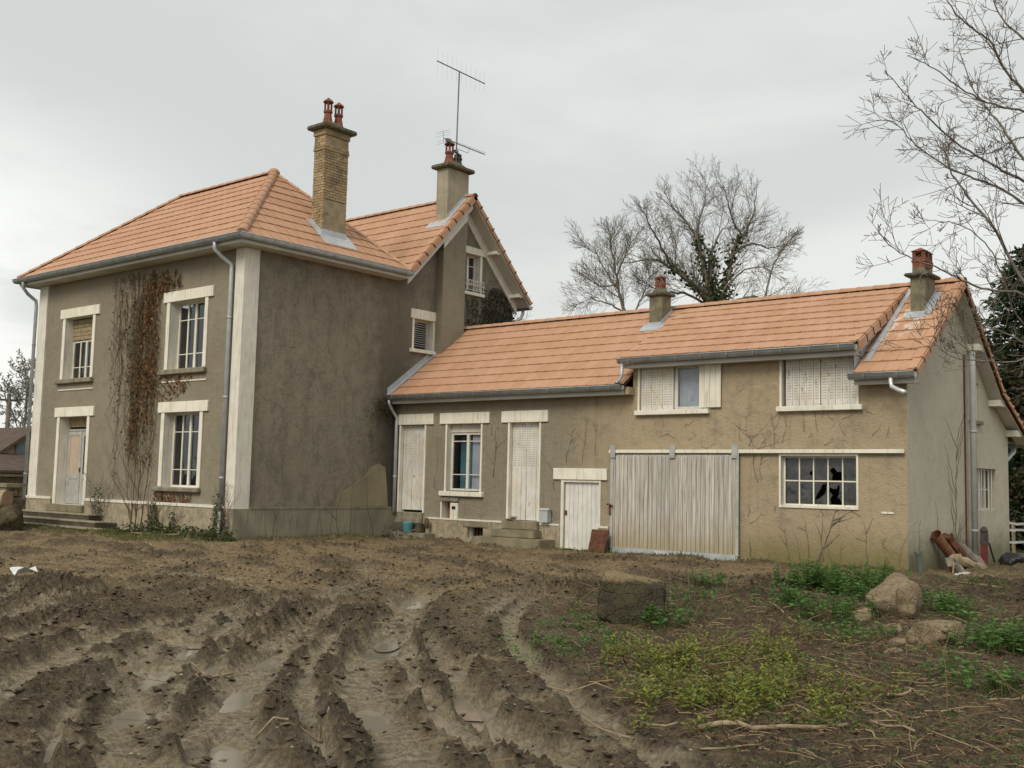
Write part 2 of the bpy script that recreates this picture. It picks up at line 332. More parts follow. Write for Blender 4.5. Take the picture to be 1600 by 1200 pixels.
# ------------------------------------------------------------------ terrain
_P = np.random.RandomState(3).permutation(512); _P = np.concatenate([_P, _P, _P])
_G = np.random.RandomState(5).rand(512)*2*np.pi
def pn(x, y):
    xi = np.floor(x).astype(int); yi = np.floor(y).astype(int); xf = x-xi; yf = y-yi; xi &= 511; yi &= 511
    def g(a, b, fx, fy):
        h = _G[_P[(_P[a & 511]+b) & 511]]; return np.cos(h)*fx+np.sin(h)*fy
    u = xf*xf*xf*(xf*(xf*6-15)+10); v = yf*yf*yf*(yf*(yf*6-15)+10)
    a = g(xi, yi, xf, yf)*(1-u)+g(xi+1, yi, xf-1, yf)*u; b = g(xi, yi+1, xf, yf-1)*(1-u)+g(xi+1, yi+1, xf-1, yf-1)*u
    return (a*(1-v)+b*v)*1.5
def fbm(x, y, sc, o=4, g=.5):
    r = 0; a = 1
    for i in range(o): r = r+a*pn(x*sc+17.3*i, y*sc+9.1*i); sc *= 2.03; a *= g
    return r
def sst(a, b, x): t = np.clip((x-a)/(b-a), 0, 1); return t*t*(3-2*t)
def pdist(x, y, pts, pad=None):       # distance to a polyline, and arc length along it
    if pad is not None:
        px_, py_ = [p[0] for p in pts], [p[1] for p in pts]; mk = (x > min(px_)-pad) & (x < max(px_)+pad) & (y > min(py_)-pad) & (y < max(py_)+pad)
        b = np.full(x.shape, 9.); a = np.zeros(x.shape); sd = np.zeros(x.shape); b[mk], a[mk], sd[mk] = pdist(x[mk], y[mk], pts); return b, a, sd
    best = np.full(x.shape, 1e9); arc = np.zeros(x.shape); side = np.zeros(x.shape); acc = 0
    for (x0, y0), (x1, y1) in zip(pts[:-1], pts[1:]):
        dx, dy = x1-x0, y1-y0; L = math.hypot(dx, dy); t = np.clip(((x-x0)*dx+(y-y0)*dy)/(L*L), 0, 1)
        ex, ey = x-x0-t*dx, y-y0-t*dy; dd = np.hypot(ex, ey); mk = dd < best
        best = np.where(mk, dd, best); arc = np.where(mk, acc+t*L, arc); side = np.where(mk, np.sign(dx*ey-dy*ex), side); acc += L
    return best, arc, side
def smooth(pts, n=2):
    for _ in range(n):
        q = [pts[0]]
        for a, b in zip(pts[:-1], pts[1:]): q += [(a[0]*.75+b[0]*.25, a[1]*.75+b[1]*.25), (a[0]*.25+b[0]*.75, a[1]*.25+b[1]*.75)]
        pts = q+[pts[-1]]
    return pts
RUTS = [  # polyline, half width, depth, ridge height
 ([(18.2, -13.6), (16.76, -12.81), (15.6, -12.14), (14.46, -11.29), (13.52, -10.42), (12.71, -9.45), (11.41, -7.5), (10.3, -5.6), (9.2, -3.6)], .26, .11, .10),
 ([(18.6, -13.1), (17.18, -12.39), (16.2, -11.8), (14.97, -10.75), (14.09, -9.78), (12.77, -8.23), (11.7, -6.6)], .27, .12, .11),
 ([(16.3, -12.5), (15.67, -11.92), (15.18, -11.47), (14.5, -10.82), (13.8, -10.1), (12.9, -9.0)], .10, .09, .05),
 ([(19.0, -12.5), (17.76, -11.62), (16.42, -10.67), (15.39, -9.86), (14.2, -8.43), (12.82, -6.8), (11.66, -5.4), (10.4, -3.3)], .27, .12, .12),
 ([(19.6, -11.7), (18.53, -11.05), (18.18, -10.89), (17.48, -10.48), (16.94, -10.14), (16.16, -9.46), (15.16, -8.59), (13.92, -7.68)], .15, .14, .10),
 ([(15.6, -13.6), (14.09, -12.27), (13.14, -11.38), (11.97, -9.95), (11.4, -8.54), (10.75, -7.2)], .24, .09, .09),
 ([(13.0, -13.2), (11.4, -11.6), (10.1, -10.3), (9.0, -8.9), (8.3, -7.3)], .26, .08, .13),
 ([(20.2, -11.4), (18.8, -10.62), (18.1, -10.12), (17.36, -9.5), (16.07, -8.4), (14.89, -7.3), (13.4, -5.4), (12.2, -3.2)], .12, .05, .09),
 ([(12.9, -5.6), (12.2, -3.9), (11.9, -2.6), (11.6, -.6), (11.9, 1.2)], .22, .07, .12)]
RUTS += [([(17.9, -13.9), (16.2, -13.0), (14.9, -12.1), (13.8, -11.1), (12.6, -9.9), (11.9, -8.9)], .09, .05, .06), ([(19.1, -12.9), (17.5, -12.0), (16.3, -11.2), (15.2, -10.3), (14.2, -9.2), (13.2, -8.0)], .10, .06, .06),
 ([(19.3, -12.1), (18.1, -11.3), (17.0, -10.55), (15.9, -9.75), (14.8, -8.7), (13.3, -7.1)], .09, .06, .06), ([(14.6, -13.9), (13.0, -12.5), (11.6, -11.0), (10.5, -9.5), (9.9, -8.2), (9.3, -6.6)], .10, .05, .06),
 ([(12.0, -12.8), (10.2, -11.0), (8.8, -9.7), (7.4, -8.8)], .12, .05, .07), ([(11.0, -7.2), (9.8, -6.6), (8.4, -6.0), (6.8, -5.6)], .12, .04, .05), ([(13.9, -6.6), (12.6, -4.6), (11.3, -2.6), (9.6, -.6), (7.6, 1.2)], .12, .035, .035), ([(11.2, -6.4), (9.6, -4.4), (7.4, -2.4), (5.0, -.8)], .13, .03, .035)]
RUTS = [(smooth(a), b, c, e) for a, b, c, e in RUTS]
PUDD = [(14.25, -8.45, .75, .30, 2.27), (11.72, -5.5, .8, .30, 2.2), (16.85, -10.02, .95, .17, .66), (18.05, -10.83, .9, .19, .45), (6.85, -7.85, .95, .42, .95), (7.6, -6.3, .9, .42, .95), (15.5, -8.9, .55, .15, .72), (15.4, -11.68, .5, .12, .75), (13.9, -10.8, .8, .24, .75), (16.6, -12.72, .6, .24, .5), (12.9, -9.6, .8, .22, .9), (18.6, -12.2, .7, .28, .6), (12.2, -10.2, .8, .25, .9)]
BOUND = [(30, -15), (19.06, -10.52), (18.36, -10.11), (17.17, -9.0), (15.29, -6.9), (13.6, -5.0), (12.6, -2.9), (12.9, -.5), (14.2, 2.2), (15.3, 4.4), (30, 8)]
def inside(x, y, poly):
    r = np.zeros(x.shape, bool)
    for (x0, y0), (x1, y1) in zip(poly, poly[1:]+poly[:1]):
        c = ((y0 > y) != (y1 > y)) & (x < (x1-x0)*(y-y0)/((y1-y0) or 1e-9)+x0); r ^= c
    return r
for _ri, _fr in ((0, (.30, .44, .58)), (1, (.30, .48, .66)), (2, (.35, .7)), (3, (.30, .62)), (4, (.2, .35, .5, .65)), (5, (.35, .6)), (9, (.3, .55)), (10, (.35, .6)), (11, (.25, .45, .65)), (12, (.4, .6))):   # strips of standing water in the ruts
    _pt = RUTS[_ri][0]
    for f_ in _fr:
        i_ = int(f_*(len(_pt)-2)); a_, b_ = _pt[i_], _pt[i_+1]; PUDD.append(((a_[0]+b_[0])/2, (a_[1]+b_[1])/2, .60, min(.15, RUTS[_ri][1]*.85), math.atan2(b_[1]-a_[1], b_[0]-a_[0])))
PLEV = []
def terrain(x, y):
    x = np.asarray(x, float); y = np.asarray(y, float)
    dc = np.hypot(x-CAM.x, y-CAM.y)
    base = -.85 + .03*sst(-6, -2, y)*sst(6, 0, x) - .045*np.clip(y-13.5, 0, 14) + .02*np.clip(-x-14, 0, 40)*.3
    far = sst(60, 120, dc); base = base + far*1.2*fbm(x, y, .012, 2)
    db, _, _ = pdist(x, y, BOUND); ins = inside(x, y, BOUND); sd = np.where(ins, db, -db) + .35*fbm(x, y, 1.1, 3)
    lit = sst(-.15, .35, sd)*(dc < 60)
    yard = sst(12.5, 9.5, x*.62 - y*.78 - .35 + .6*fbm(x, y, .5, 2))      # trodden ground in front of the doors
    yard = np.maximum(yard, sst(14.0, 12.5, x*.62-y*.78)*.35)
    yard = np.maximum(yard, sst(70, 40, dc)*0); farz = sst(32, 40, dc)
    mud = np.clip(1-lit-yard-farz, 0, 1)
    amp = .25+.75*mud-.1*lit
    h = base + .030*fbm(x, y, .9, 3)*amp + .018*mud*fbm(x, y, 3.0, 4, .6) + .012*fbm(x, y, 5, 3)*(1-mud) + .010*lit*fbm(x, y, 9, 3)
    tan = np.zeros(x.shape); dark = np.zeros(x.shape)
    n1 = fbm(x, y, 2.2, 3); n2 = fbm(x, y, 6.5, 3, .6); n3 = fbm(x, y, 15, 2, .6)
    n0 = fbm(x, y, .8, 2); flm = np.zeros(x.shape); bk = np.zeros(x.shape); lg = np.zeros(x.shape)
    for pts, hw, dep, rid in RUTS:
        dd, arc, sg = pdist(x, y, pts, 1.1); dd = dd + .10*n1*hw/.26 + .06*n0
        fade = sst(0, 1.2, arc)*(1-lit*.7)*(1-.8*yard)
        fl = sst(hw*1.25, hw*.72, dd)*fade
        bank = np.exp(-((dd-hw*1.55)/(hw*.55+.02))**2)*fade
        lug = np.abs(((arc/.19 + sg*dd/.30) % 1.)-.5)*2
        flm = np.maximum(flm, fl*dep); lg = lg + fl*.022*(np.abs(((arc/.13+.4*n1) % 1.)-.5)*2-.5)*(.45+n1)
        bk = np.maximum(bk, bank*(rid*.50*np.clip(.62+.9*n0, .05, 1.5)*(.8+.5*n1)+.022*n2) + bank*.042*(sst(.3, .7, lug)-.5)*(hw > .2))
        tbar = sst(.25, .6, np.abs(((arc/.13+.4*n1) % 1.)-.5)*2) if hw > .2 else 1.; tan = np.maximum(tan, fl*(.55+.5*tbar+.35*n2)); dark = np.maximum(dark, bank*(.78+.5*n1)); tan = tan*(1-.5*bank)
    h = h - flm*.70 + lg + bk*(1-np.clip(flm/.09, 0, 1))
    mound = .9*np.exp(-((x-7.9)**2/3+(y+8.9)**2/.35)) + .8*np.exp(-((x-9.6)**2/2+(y+7.5)**2/.25)) + .7*np.exp(-((x-10.8)**2/.4+(y+9.9)**2/.5)) + .8*np.exp(-((x-13.2)**2/.5+(y+2.2)**2/.8)) + .7*np.exp(-((x-12.2)**2/1.2+(y-.3)**2/.3)) + np.exp(-((x-12.6)**2+(y+8.05)**2)/.55) + .8*np.exp(-((x-11.3)**2+(y+7.6)**2)/.5) + .9*np.exp(-((x-8.6)**2/2+(y+9.2)**2/.6)) + .8*np.exp(-((x-12.2)**2/.5+(y+3.4)**2/1.2)) + .6*np.exp(-((x-13.2)**2/.8+(y+9.2)**2/.4))
    h = h + mound*(.045+.04*n1+.07*np.abs(n2)+.04*np.abs(n3)); dark = np.maximum(dark, np.clip(mound, 0, 1))
    ypm = sst(.12, .45, fbm(x*.75-y*.2, y*1.1+x*.5, .75, 3, .6)); dark = np.maximum(dark, .85*ypm*yard)
    clod = np.abs(n2)*.034 + np.abs(n3)*.040
    h = h + clod*mud*(.55+.8*dark)*(1-.6*tan) + .012*n3*(1-mud) + .006*n3 + lit*(.04*np.abs(n2)+.035*np.abs(n3)) + yard*(.022*np.abs(n2)+.018*np.abs(n3)) + yard*ypm*(.03+.06*np.abs(n2)+.04*np.abs(n3))
    pile = 1.0*np.exp(-((x-15.9)**2/.9+(y+4.0)**2/.7)) + .55*np.exp(-((x-19.1)**2/.8+(y+5.5)**2/.5)) + .4*np.exp(-((x-17.6)**2/.9+(y+3.3)**2/.8))
    h = h + .16*pile + .05*pile*n1
    for px, py, pa, pb, an, lv in PLEV:
        ca, sa = math.cos(an), math.sin(an); ex, ey = ((x-px)*ca+(y-py)*sa)/pa, (-(x-px)*sa+(y-py)*ca)/pb
        q = sst(.95, .55, np.hypot(ex, ey)+.10*np.clip(n1, -1, 1)); h = h*(1-q)+np.minimum(h, lv-.018+.004*n2)*q; tan = np.maximum(tan, sst(1.25, .8, np.hypot(ex, ey)+.2*n1)*.8)
    # flat against the walls
    return h, np.clip(tan, 0, 1), np.clip(dark, 0, 1), lit, yard
def ellipse(px, py, pa, pb, an, k_, n=40): return [(px+k_*(pa*math.cos(t)*math.cos(an)-pb*math.sin(t)*math.sin(an)), py+k_*(pa*math.cos(t)*math.sin(an)+pb*math.sin(t)*math.cos(an))) for t in [2*math.pi*j/n for j in range(n)]]
_pl = []
for q in PUDD:
    e_ = ellipse(*q, 1.) + ellipse(*q, .93) + ellipse(*q, 1.06); hs = terrain(np.array([a[0] for a in e_]), np.array([a[1] for a in e_]))[0]; _pl.append((*q, float(hs.min())-.010))
PLEV += _pl
GX, GY, GS_ = -10., -14., .06
_gx, _gy = np.meshgrid(np.arange(GX, 22., GS_), np.arange(GY, 16.5, GS_), indexing='ij'); _GT = terrain(_gx, _gy); _GH = _GT[0]
def tlook(x, y):
    i = np.clip(np.round((x-GX)/GS_).astype(int), 0, _GH.shape[0]-1); j = np.clip(np.round((y-GY)/GS_).astype(int), 0, _GH.shape[1]-1)
    return [g[i, j] for g in _GT]
def gz(x, y):
    i, j = (x-GX)/GS_, (y-GY)/GS_
    if 0 <= i < _GH.shape[0]-1 and 0 <= j < _GH.shape[1]-1: return float(_GH[int(round(i)), int(round(j))])
    return float(terrain(np.array([x]), np.array([y]))[0][0])
def axis(knots):
    out = [knots[0][0]]
    for (a, sa), (b, sb) in zip(knots[:-1], knots[1:]):
        while out[-1] < b-1e-6:
            t = (out[-1]-a)/(b-a); out.append(min(b, out[-1]+sa+(sb-sa)*max(0, t)))
    return np.array(out)
def build_ground():
    A = axis([(-60, 12), (0, 1.0), (5.0, .025), (11, .024), (16, .04), (24, .09), (40, .4), (120, 10), (900, 90)])
    h = axis([(0, .024), (4.6, .028), (8, .05), (14, .14), (30, .8), (120, 10), (900, 90)])
    B = np.concatenate([-h[:0:-1], h])
    f2 = np.array([-math.sin(_yaw), math.cos(_yaw)]); r2 = np.array([math.cos(_yaw), math.sin(_yaw)])
    aa, bb = np.meshgrid(A, B, indexing='ij')
    X = CAM.x+aa*f2[0]+bb*r2[0]; Y = CAM.y+aa*f2[1]+bb*r2[1]
    H, tan, dark, lit, yard = terrain(X, Y)
    na, nb = X.shape; nv = na*nb
    co = np.stack([X.ravel(), Y.ravel(), H.ravel()], 1).astype(np.float32)
    i = np.arange(na-1)[:, None]*nb+np.arange(nb-1)[None, :]
    q = np.stack([i, i+nb, i+nb+1, i+1], -1).reshape(-1, 4).astype(np.int32)
    me = bpy.data.meshes.new('ground'); me.vertices.add(nv); me.vertices.foreach_set('co', co.ravel())
    nq = len(q); me.loops.add(nq*4); me.loops.foreach_set('vertex_index', q.ravel()); me.polygons.add(nq)
    me.polygons.foreach_set('loop_start', np.arange(0, nq*4, 4, dtype=np.int32)); me.polygons.foreach_set('use_smooth', np.ones(nq, bool))
    for nm, arr in (('tan', tan), ('dark', dark), ('lit', lit), ('yard', yard)):
        at = me.attributes.new(nm, 'FLOAT', 'POINT'); at.data.foreach_set('value', arr.ravel().astype(np.float32))
    me.update(); me.validate()
    m, k = mat('churned_earth'); p = k.pos(); x, y, z = k.sep(p)
    n1 = k.noise(p, 1.3, 5, .6); n2 = k.noise(p, 7, 6, .65); n3 = k.noise(p, 42, 5, .7)
    n5 = k.noise(p, 17, 4, .7)
    c = k.mix(k.ss(n2, .36, .62), (.120, .091, .054), (.225, .170, .098)); c = k.mix(k.math('MULTIPLY', k.ss(n1, .42, .6), .5), c, (.13, .105, .072))
    yc = k.mix(k.ss(n2, .36, .64), (.385, .275, .145), (.225, .160, .088)); n4 = k.noise(k.scale(p, (.8, 1.3, 1)), 1.3, 7, .68)
    yc = k.mix(k.math('MULTIPLY', k.ss(n4, .53, .62), .7), yc, (.125, .095, .060)); yc = k.mix(k.math('MULTIPLY', k.ss(n4, .44, .36), .5), yc, (.42, .325, .195))
    c = k.mix(k.attr('yard'), c, yc)
    lc = k.mix(k.ss(n2, .4, .62), (.080, .058, .038), (.160, .112, .066)); lc = k.mix(k.math('MULTIPLY', k.ss(n1, .48, .62), .5), lc, (.10, .115, .042))
    c = k.mix(k.attr('lit'), c, lc)
    c = k.mix(k.math('MULTIPLY', k.ss(n5, .50, .62), .5), c, (.070, .055, .038)); c = k.mix(k.math('MULTIPLY', k.ss(n5, .46, .34), .40), c, (.34, .27, .165))
    c = k.mix(k.math('MULTIPLY', k.attr('dark'), k.ss(n2, .25, .65, .95, .45)), c, k.mix(n5, (.046, .037, .026), (.088, .069, .045)))
    c = k.mix(k.math('MULTIPLY', k.attr('tan'), k.ss(n5, .40, .68, 1., .45)), c, k.mix(k.ss(n2, .4, .65), (.43, .36, .24), (.315, .257, .166)))
    c = k.mix(k.math('MULTIPLY', k.ss(n3, .50, .66), .30), c, (.36, .29, .18)); c = k.mix(k.math('MULTIPLY', k.ss(n3, .44, .34), .35), c, (.060, .048, .034))
    c = k.mix(k.math('MULTIPLY', k.ss(k.voro(p, 26), .16, .05), k.ss(k.noise(p, 9, 2), .55, .68)), c, (.42, .35, .235))
    dc = k.new('ShaderNodeVectorMath', operation='DISTANCE'); k.put(dc.inputs[0], p); dc.inputs[1].default_value = (14, -6, -.85)
    c = k.mix(k.ss(dc.outputs['Value'], 24, 32), c, k.mix(n1, (.075, .10, .03), (.12, .115, .05)))
    rough = k.math('SUBTRACT', .85, k.math('MULTIPLY', k.attr('tan'), k.ss(n1, .4, .62, .15, .55)))
    hb = k.math('ADD', k.math('ADD', n3, k.math('MULTIPLY', n2, 1.1)), k.math('MULTIPLY', k.voro(p, 24), -.8))
    k.out(k.bsdf(c, rough, k.bump(hb, 1., .055), spec=.3)); me.materials.append(m)
    o = bpy.data.objects.new('ground', me); COL.objects.link(o); o['kind'] = 'structure'; return o
build_ground()
m, k = mat('puddle_water'); k.out(k.bsdf((.235, .210, .162), .10, k.bump(k.noise(k.pos(), 9, 2), .06, .01), spec=.5)); M['water'] = m
for px, py, pa, pb, an, lv in PLEV:
    mb = MB(); mb.poly(*[(q[0], q[1], lv) for q in ellipse(px, py, pa, pb, an, .98)])
    o = mb.build('puddle_water', M['water']); o['kind'] = 'structure'

# ------------------------------------------------------------------ roofs: tiles, ridges, gutters
TW, TG = .30, .405
def tile_mesh_data(wd=TW, ln=TG+.07):
    prof = [(0, 0), (0, .036), (.030, .036), (.042, .026), (wd-.012, .026), (wd-.012, 0)]
    v = [(a, -.035, b*.9+.031) for a, b in prof]+[(a, ln-.035, b) for a, b in prof]; n = len(prof)
    f = [tuple(range(n)), tuple(range(2*n-1, n-1, -1))]+[(j, n+j, n+(j+1) % n, (j+1) % n) for j in range(n)]
    return v, f
TV, TF = tile_mesh_data()
_me = bpy.data.meshes.new('tile'); _me.from_pydata(TV, [], TF); _me.materials.append(M['tile']); TILE = _me
class Roof:
    def __init__(s, house, name='roof'): s.h = house; s.tiles = []; s.deck = MB(); s.rid = []
    def plane(s, O, S, T, slen, tlen, clips=(), rows=None, off0=0):
        O, S, T = Vector(O), Vector(S).normalized(), Vector(T).normalized(); N = S.cross(T)
        R3 = Matrix((S, T, N)).transposed().to_4x4(); rows = rows or int(round(tlen/TG)); g = tlen/rows
        for r in range(rows):
            c = -1
            while c*TW < slen+TW:
                s0 = c*TW+((r+off0) % 2)*TW*.5; c += 1
                cl = list(clips)+[(1, 0, 0), (-1, 0, slen)]
                cs = [(s0, r*g), (s0+TW-.006, r*g), (s0+TW-.006, r*g+TG), (s0, r*g+TG)]
                if any(all(a*u+b*v+e <= .012 for u, v in cs) for a, b, e in cl): continue
                part = [q for q in cl if any(q[0]*u+q[1]*v+q[2] < -.002 for u, v in cs)]
                jz = rng.uniform(-.0025, .0025); Mx = Matrix.Translation(O+S*s0+T*(r*g)+N*(.03+jz)) @ R3 @ Matrix.Rotation(rng.uniform(-.006, .006), 4, 'Z')
                mesh = None
                if part:
                    bm = bmesh.new(); vs = [bm.verts.new(p) for p in TV]; [bm.faces.new([vs[i] for i in f]) for f in TF]
                    for a, b, e in part:
                        gq = bmesh.ops.bisect_plane(bm, geom=bm.verts[:]+bm.edges[:]+bm.faces[:], plane_co=(-(a*s0+b*r*g+e)*a/(a*a+b*b), -(a*s0+b*r*g+e)*b/(a*a+b*b), 0), plane_no=(a, b, 0), clear_inner=True)
                    if len(bm.faces) == 0: bm.free(); continue
                    mesh = bpy.data.meshes.new('tile'); bm.to_mesh(mesh); bm.free(); mesh.materials.append(M['tile'])
                s.tiles.append((Mx, mesh))
    def ridge(s, a, b, r=.115, seg=.40):
        s.rid.append((Vector(a), Vector(b), r, seg))
    def finish(s):
        off = OFF[s.h.name]
        roof = s.deck.build('roof', M['deck'], s.h)
        s.tiles.sort(key=lambda t: (t[0].translation-CAM).length)
        for Mx, me in s.tiles[:300]:
            o = bpy.data.objects.new('tile', me or TILE); COL.objects.link(o); o.parent = roof; Mx = Mx.copy(); Mx.translation -= off; o.matrix_basis = Mx
        mb = MB()
        for Mx, me in s.tiles[300:]:
            vs = TV if me is None else [v.co for v in me.vertices]; fs = TF if me is None else [tuple(p.vertices) for p in me.polygons]
            i = len(mb.v); mb.v += [tuple(Mx @ Vector(v)) for v in vs]; mb.f += [tuple(i+j for j in f) for f in fs]
        if mb.v: mb.build('far_tiles', M['tiles'], s.h, kind='stuff')
        caps = {}
        for a, b, r, seg in s.rid:
            n = max(1, int(round((b-a).length/seg))); d = (b-a)/n; L = d.length; key = (round(L, 3), r)
            if key not in caps:
                q = MB(); nn = 8
                for e in range(2):
                    for j in range(nn+1):
                        an = math.pi*j/nn; rr = r*(1.08 if e == 0 else .94); q.v.append(((0-.03) if e == 0 else L, rr*math.cos(an)*1.1, rr*math.sin(an)*.85))
                for j in range(nn): q.f.append((j, nn+1+j, nn+2+j, j+1))
                q.f.append(tuple(range(nn, -1, -1))+()); me = bpy.data.meshes.new('ridge_tile'); me.from_pydata(q.v, [], q.f); me.materials.append(M['tile'])
                me.polygons.foreach_set('use_smooth', [True]*nn+[False]); caps[key] = me
            X = d.normalized(); Y = Vector((0, 0, 1)).cross(X).normalized(); Z = X.cross(Y); R3 = Matrix((X, Y, Z)).transposed().to_4x4()
            for i in range(n):
                o = bpy.data.objects.new('ridge_tile', caps[key]); COL.objects.link(o); o.parent = roof; o.matrix_basis = Matrix.Translation(a+d*i-off) @ R3
        return roof
def verge(parent, a, b, out, drop=.20, wid=.14, seg=TG):     # L-shaped rake tiles from eave a up to ridge b
    a, b, out = Vector(a), Vector(b), Vector(out); n = max(1, round((b-a).length/seg)); d = (b-a)/n; t = d.normalized()
    up = out.cross(t); up = up if up.z > 0 else -up
    for i in range(n):
        p = a+d*i+up*.05; L = d+t*.05; tl = up*.022
        mb = MB(); mb.obox(p-out*wid+tl, L-tl, out*(wid+.03), up*.03); mb.obox(p+out*.03+tl, L-tl, out*.028, -up*drop)
        mb.obox(p+tl-t*.004, t*.03, out*.058, up*.045)
        mb.build('verge_tile', M['tile'], parent)
def gutter(parent, a, b, out, m='zinc', r=.105, ends=True):
    a, b, out = Vector(a), Vector(b), Vector(out); mb = MB(); nn = 8; t = (b-a)
    ring = []
    for j in range(nn+1):
        an = math.pi*j/nn; ring.append(out*(-math.cos(an)*r)+Vector((0, 0, -math.sin(an)*r*1.15)))
    i = len(mb.v)
    for e in (a, b): mb.v += [tuple(e+q) for q in ring]
    for j in range(nn): mb.f.append((i+j, i+nn+1+j, i+nn+2+j, i+j+1))
    if ends: mb.f.append(tuple(range(i, i+nn+1))); mb.f.append(tuple(range(i+nn+1, i+2*nn+2)))
    mb.tube([a+out*r, b+out*r], .013, 6)
    g = mb.build('gutter', M[m], parent, True)
    nbr = max(2, int(t.length/.6)); br = MB()
    for j in range(nbr):
        c = a+t*((j+.5)/nbr); tt = t.normalized()
        pts = [c+q*1.04 for q in ring]
        for p, q in zip(pts[:-1], pts[1:]): br.obox(p-tt*.012, tt*.024, q-p, out*.004+Vector((0, 0, -.003)))
    br.build('gutter_brackets', M[m], g, kind='stuff')
    return g
def pipe(parent, pts, r=.045, m='zincl', name='downpipe'):
    mb = MB(); mb.tube(pts, r, 10); o = mb.build(name, M[m], parent, True)
    cl = MB(); P = [Vector(p) for p in pts]
    zs = sorted([P[-1].z, P[-2].z]); n = max(1, int((zs[1]-zs[0])/1.6))
    for i in range(n):
        t = (i+.6)/n; c = P[-2].lerp(P[-1], t); cl.tube([c-Vector((0, 0, .025)), c+Vector((0, 0, .025))], r*1.2, 10)
    cl.build('pipe_collar', M[m], o, True); return o
def wall(parent, name, m, O, S, N, L, z0, top, opens=(), depth=.3, breaks=(), rm=None):
    F = Fr(O, S, N); F.O.z = 0; mb = MB(); ss = sorted(set([0, L]+[o[i] for o in opens for i in (0, 1)]+list(breaks)))
    tf = top if callable(top) else (lambda s: top)
    for a, b in zip(ss[:-1], ss[1:]):
        mid = (a+b)/2; hs = sorted([(o[2], o[3]) for o in opens if o[0] <= mid <= o[1]]); zc = z0
        for h0, h1 in hs:
            if h0 > zc: mb.poly(F.p(a, zc), F.p(b, zc), F.p(b, h0), F.p(a, h0))
            zc = h1
        mb.poly(F.p(a, zc), F.p(b, zc), F.p(b, tf(b)), F.p(a, tf(a)))
    o = mb.build(name, m, parent)
    if opens:
        for s0, s1, h0, h1 in [q[:4] for q in opens]:
            rv = MB()
            for A, B in (((s0, h0), (s0, h1)), ((s0, h1), (s1, h1)), ((s1, h1), (s1, h0)), ((s1, h0), (s0, h0))):
                rv.poly(F.p(A[0], A[1], .0), F.p(B[0], B[1], .0), F.p(B[0], B[1], -depth), F.p(A[0], A[1], -depth))
            rv.build('reveal', rm or M['white'], o)
    return o
def casement(parent, F, s0, s1, z0, z1, n, cols=2, bars=(.22, .78), m='white', g='glass', fw=.055, panes=True, mull=None):
    """recessed two-leaf window; each pane its own sub-part"""
    mb = MB(); F.box(mb, s0, s1, z0, z0+fw, n-.05, n); F.box(mb, s0, s1, z1-fw, z1, n-.05, n)
    F.box(mb, s0, s0+fw, z0+fw, z1-fw, n-.05, n); F.box(mb, s1-fw, s1, z0+fw, z1-fw, n-.05, n)
    a, b = s0+fw, s1-fw; xs = [a+(b-a)*i/cols for i in range(cols+1)]
    for i in range(1, cols):
        hw = .045 if i == cols/2 else .028
        F.box(mb, xs[i]-hw, xs[i]+hw, z0+fw, z1-fw, n-.045, n+(.012 if i == cols/2 else -.006))
    zb, zt = z0+fw, z1-fw; zz = [zb]+[zb+(zt-zb)*q for q in bars]+[zt]
    for q in zz[1:-1]: F.box(mb, a, b, q-.012, q+.012, n-.04, n-.010)
    win = mb.build('window', M[m], parent)
    for i in range(cols):
        for j in range(len(zz)-1):
            pb = MB(); tl = rng.uniform(-.006, .006)
            pb.poly(F.p(xs[i]+.008, zz[j]+.008, n-.028), F.p(xs[i+1]-.008, zz[j]+.008, n-.028+tl), F.p(xs[i+1]-.008, zz[j+1]-.008, n-.028-tl), F.p(xs[i]+.008, zz[j+1]-.008, n-.028+tl*.5))
            pb.build('pane', M[g], win)
    return win
def trim(parent, F, name, s0, s1, z0, z1, n0, n1, m, bev=.008):
    mb = MB(); F.box(mb, s0, s1, z0, z1, n0, n1); o = mb.build(name, M[m], parent)
    if bev:
        bm = bmesh.new(); bm.from_mesh(o.data); bmesh.ops.bevel(bm, geom=bm.edges[:], offset=bev, segments=1, affect='EDGES'); bm.to_mesh(o.data); bm.free()
    return o
def shutter(parent, F, s0, s1, z0, z1, n, m='peel', louvre=(.5, .95), folds=4):
    """folding metal shutter leaf: pleated panels with rows of thin darker strips painting in the shade of the slots"""
    mb = MB(); w = (s1-s0)/folds
    for i in range(folds): F.box(mb, s0+i*w+.004, s0+(i+1)*w-.004, z0, z1, n-.02, n+.004*(i % 2))
    o = mb.build('shutter', M[m], parent)
    lv = MB(); z = z0+(z1-z0)*louvre[0]
    while z < z0+(z1-z0)*louvre[1]:
        for i in range(folds):
            n0 = n+.004*(i % 2)
            A, B = s0+i*w+w*.22, s0+i*w+w*.78
            lv.obox(F.p(A, z, n0), F.S*(B-A), F.N*.003, F.Z*.014)  # flat strip on the leaf, its darker colour stands for shade in a slot
        z += .058
    if lv.v: lv.build('louvre_slot_shade', M['slot_shade'], o, kind='stuff')
    return o

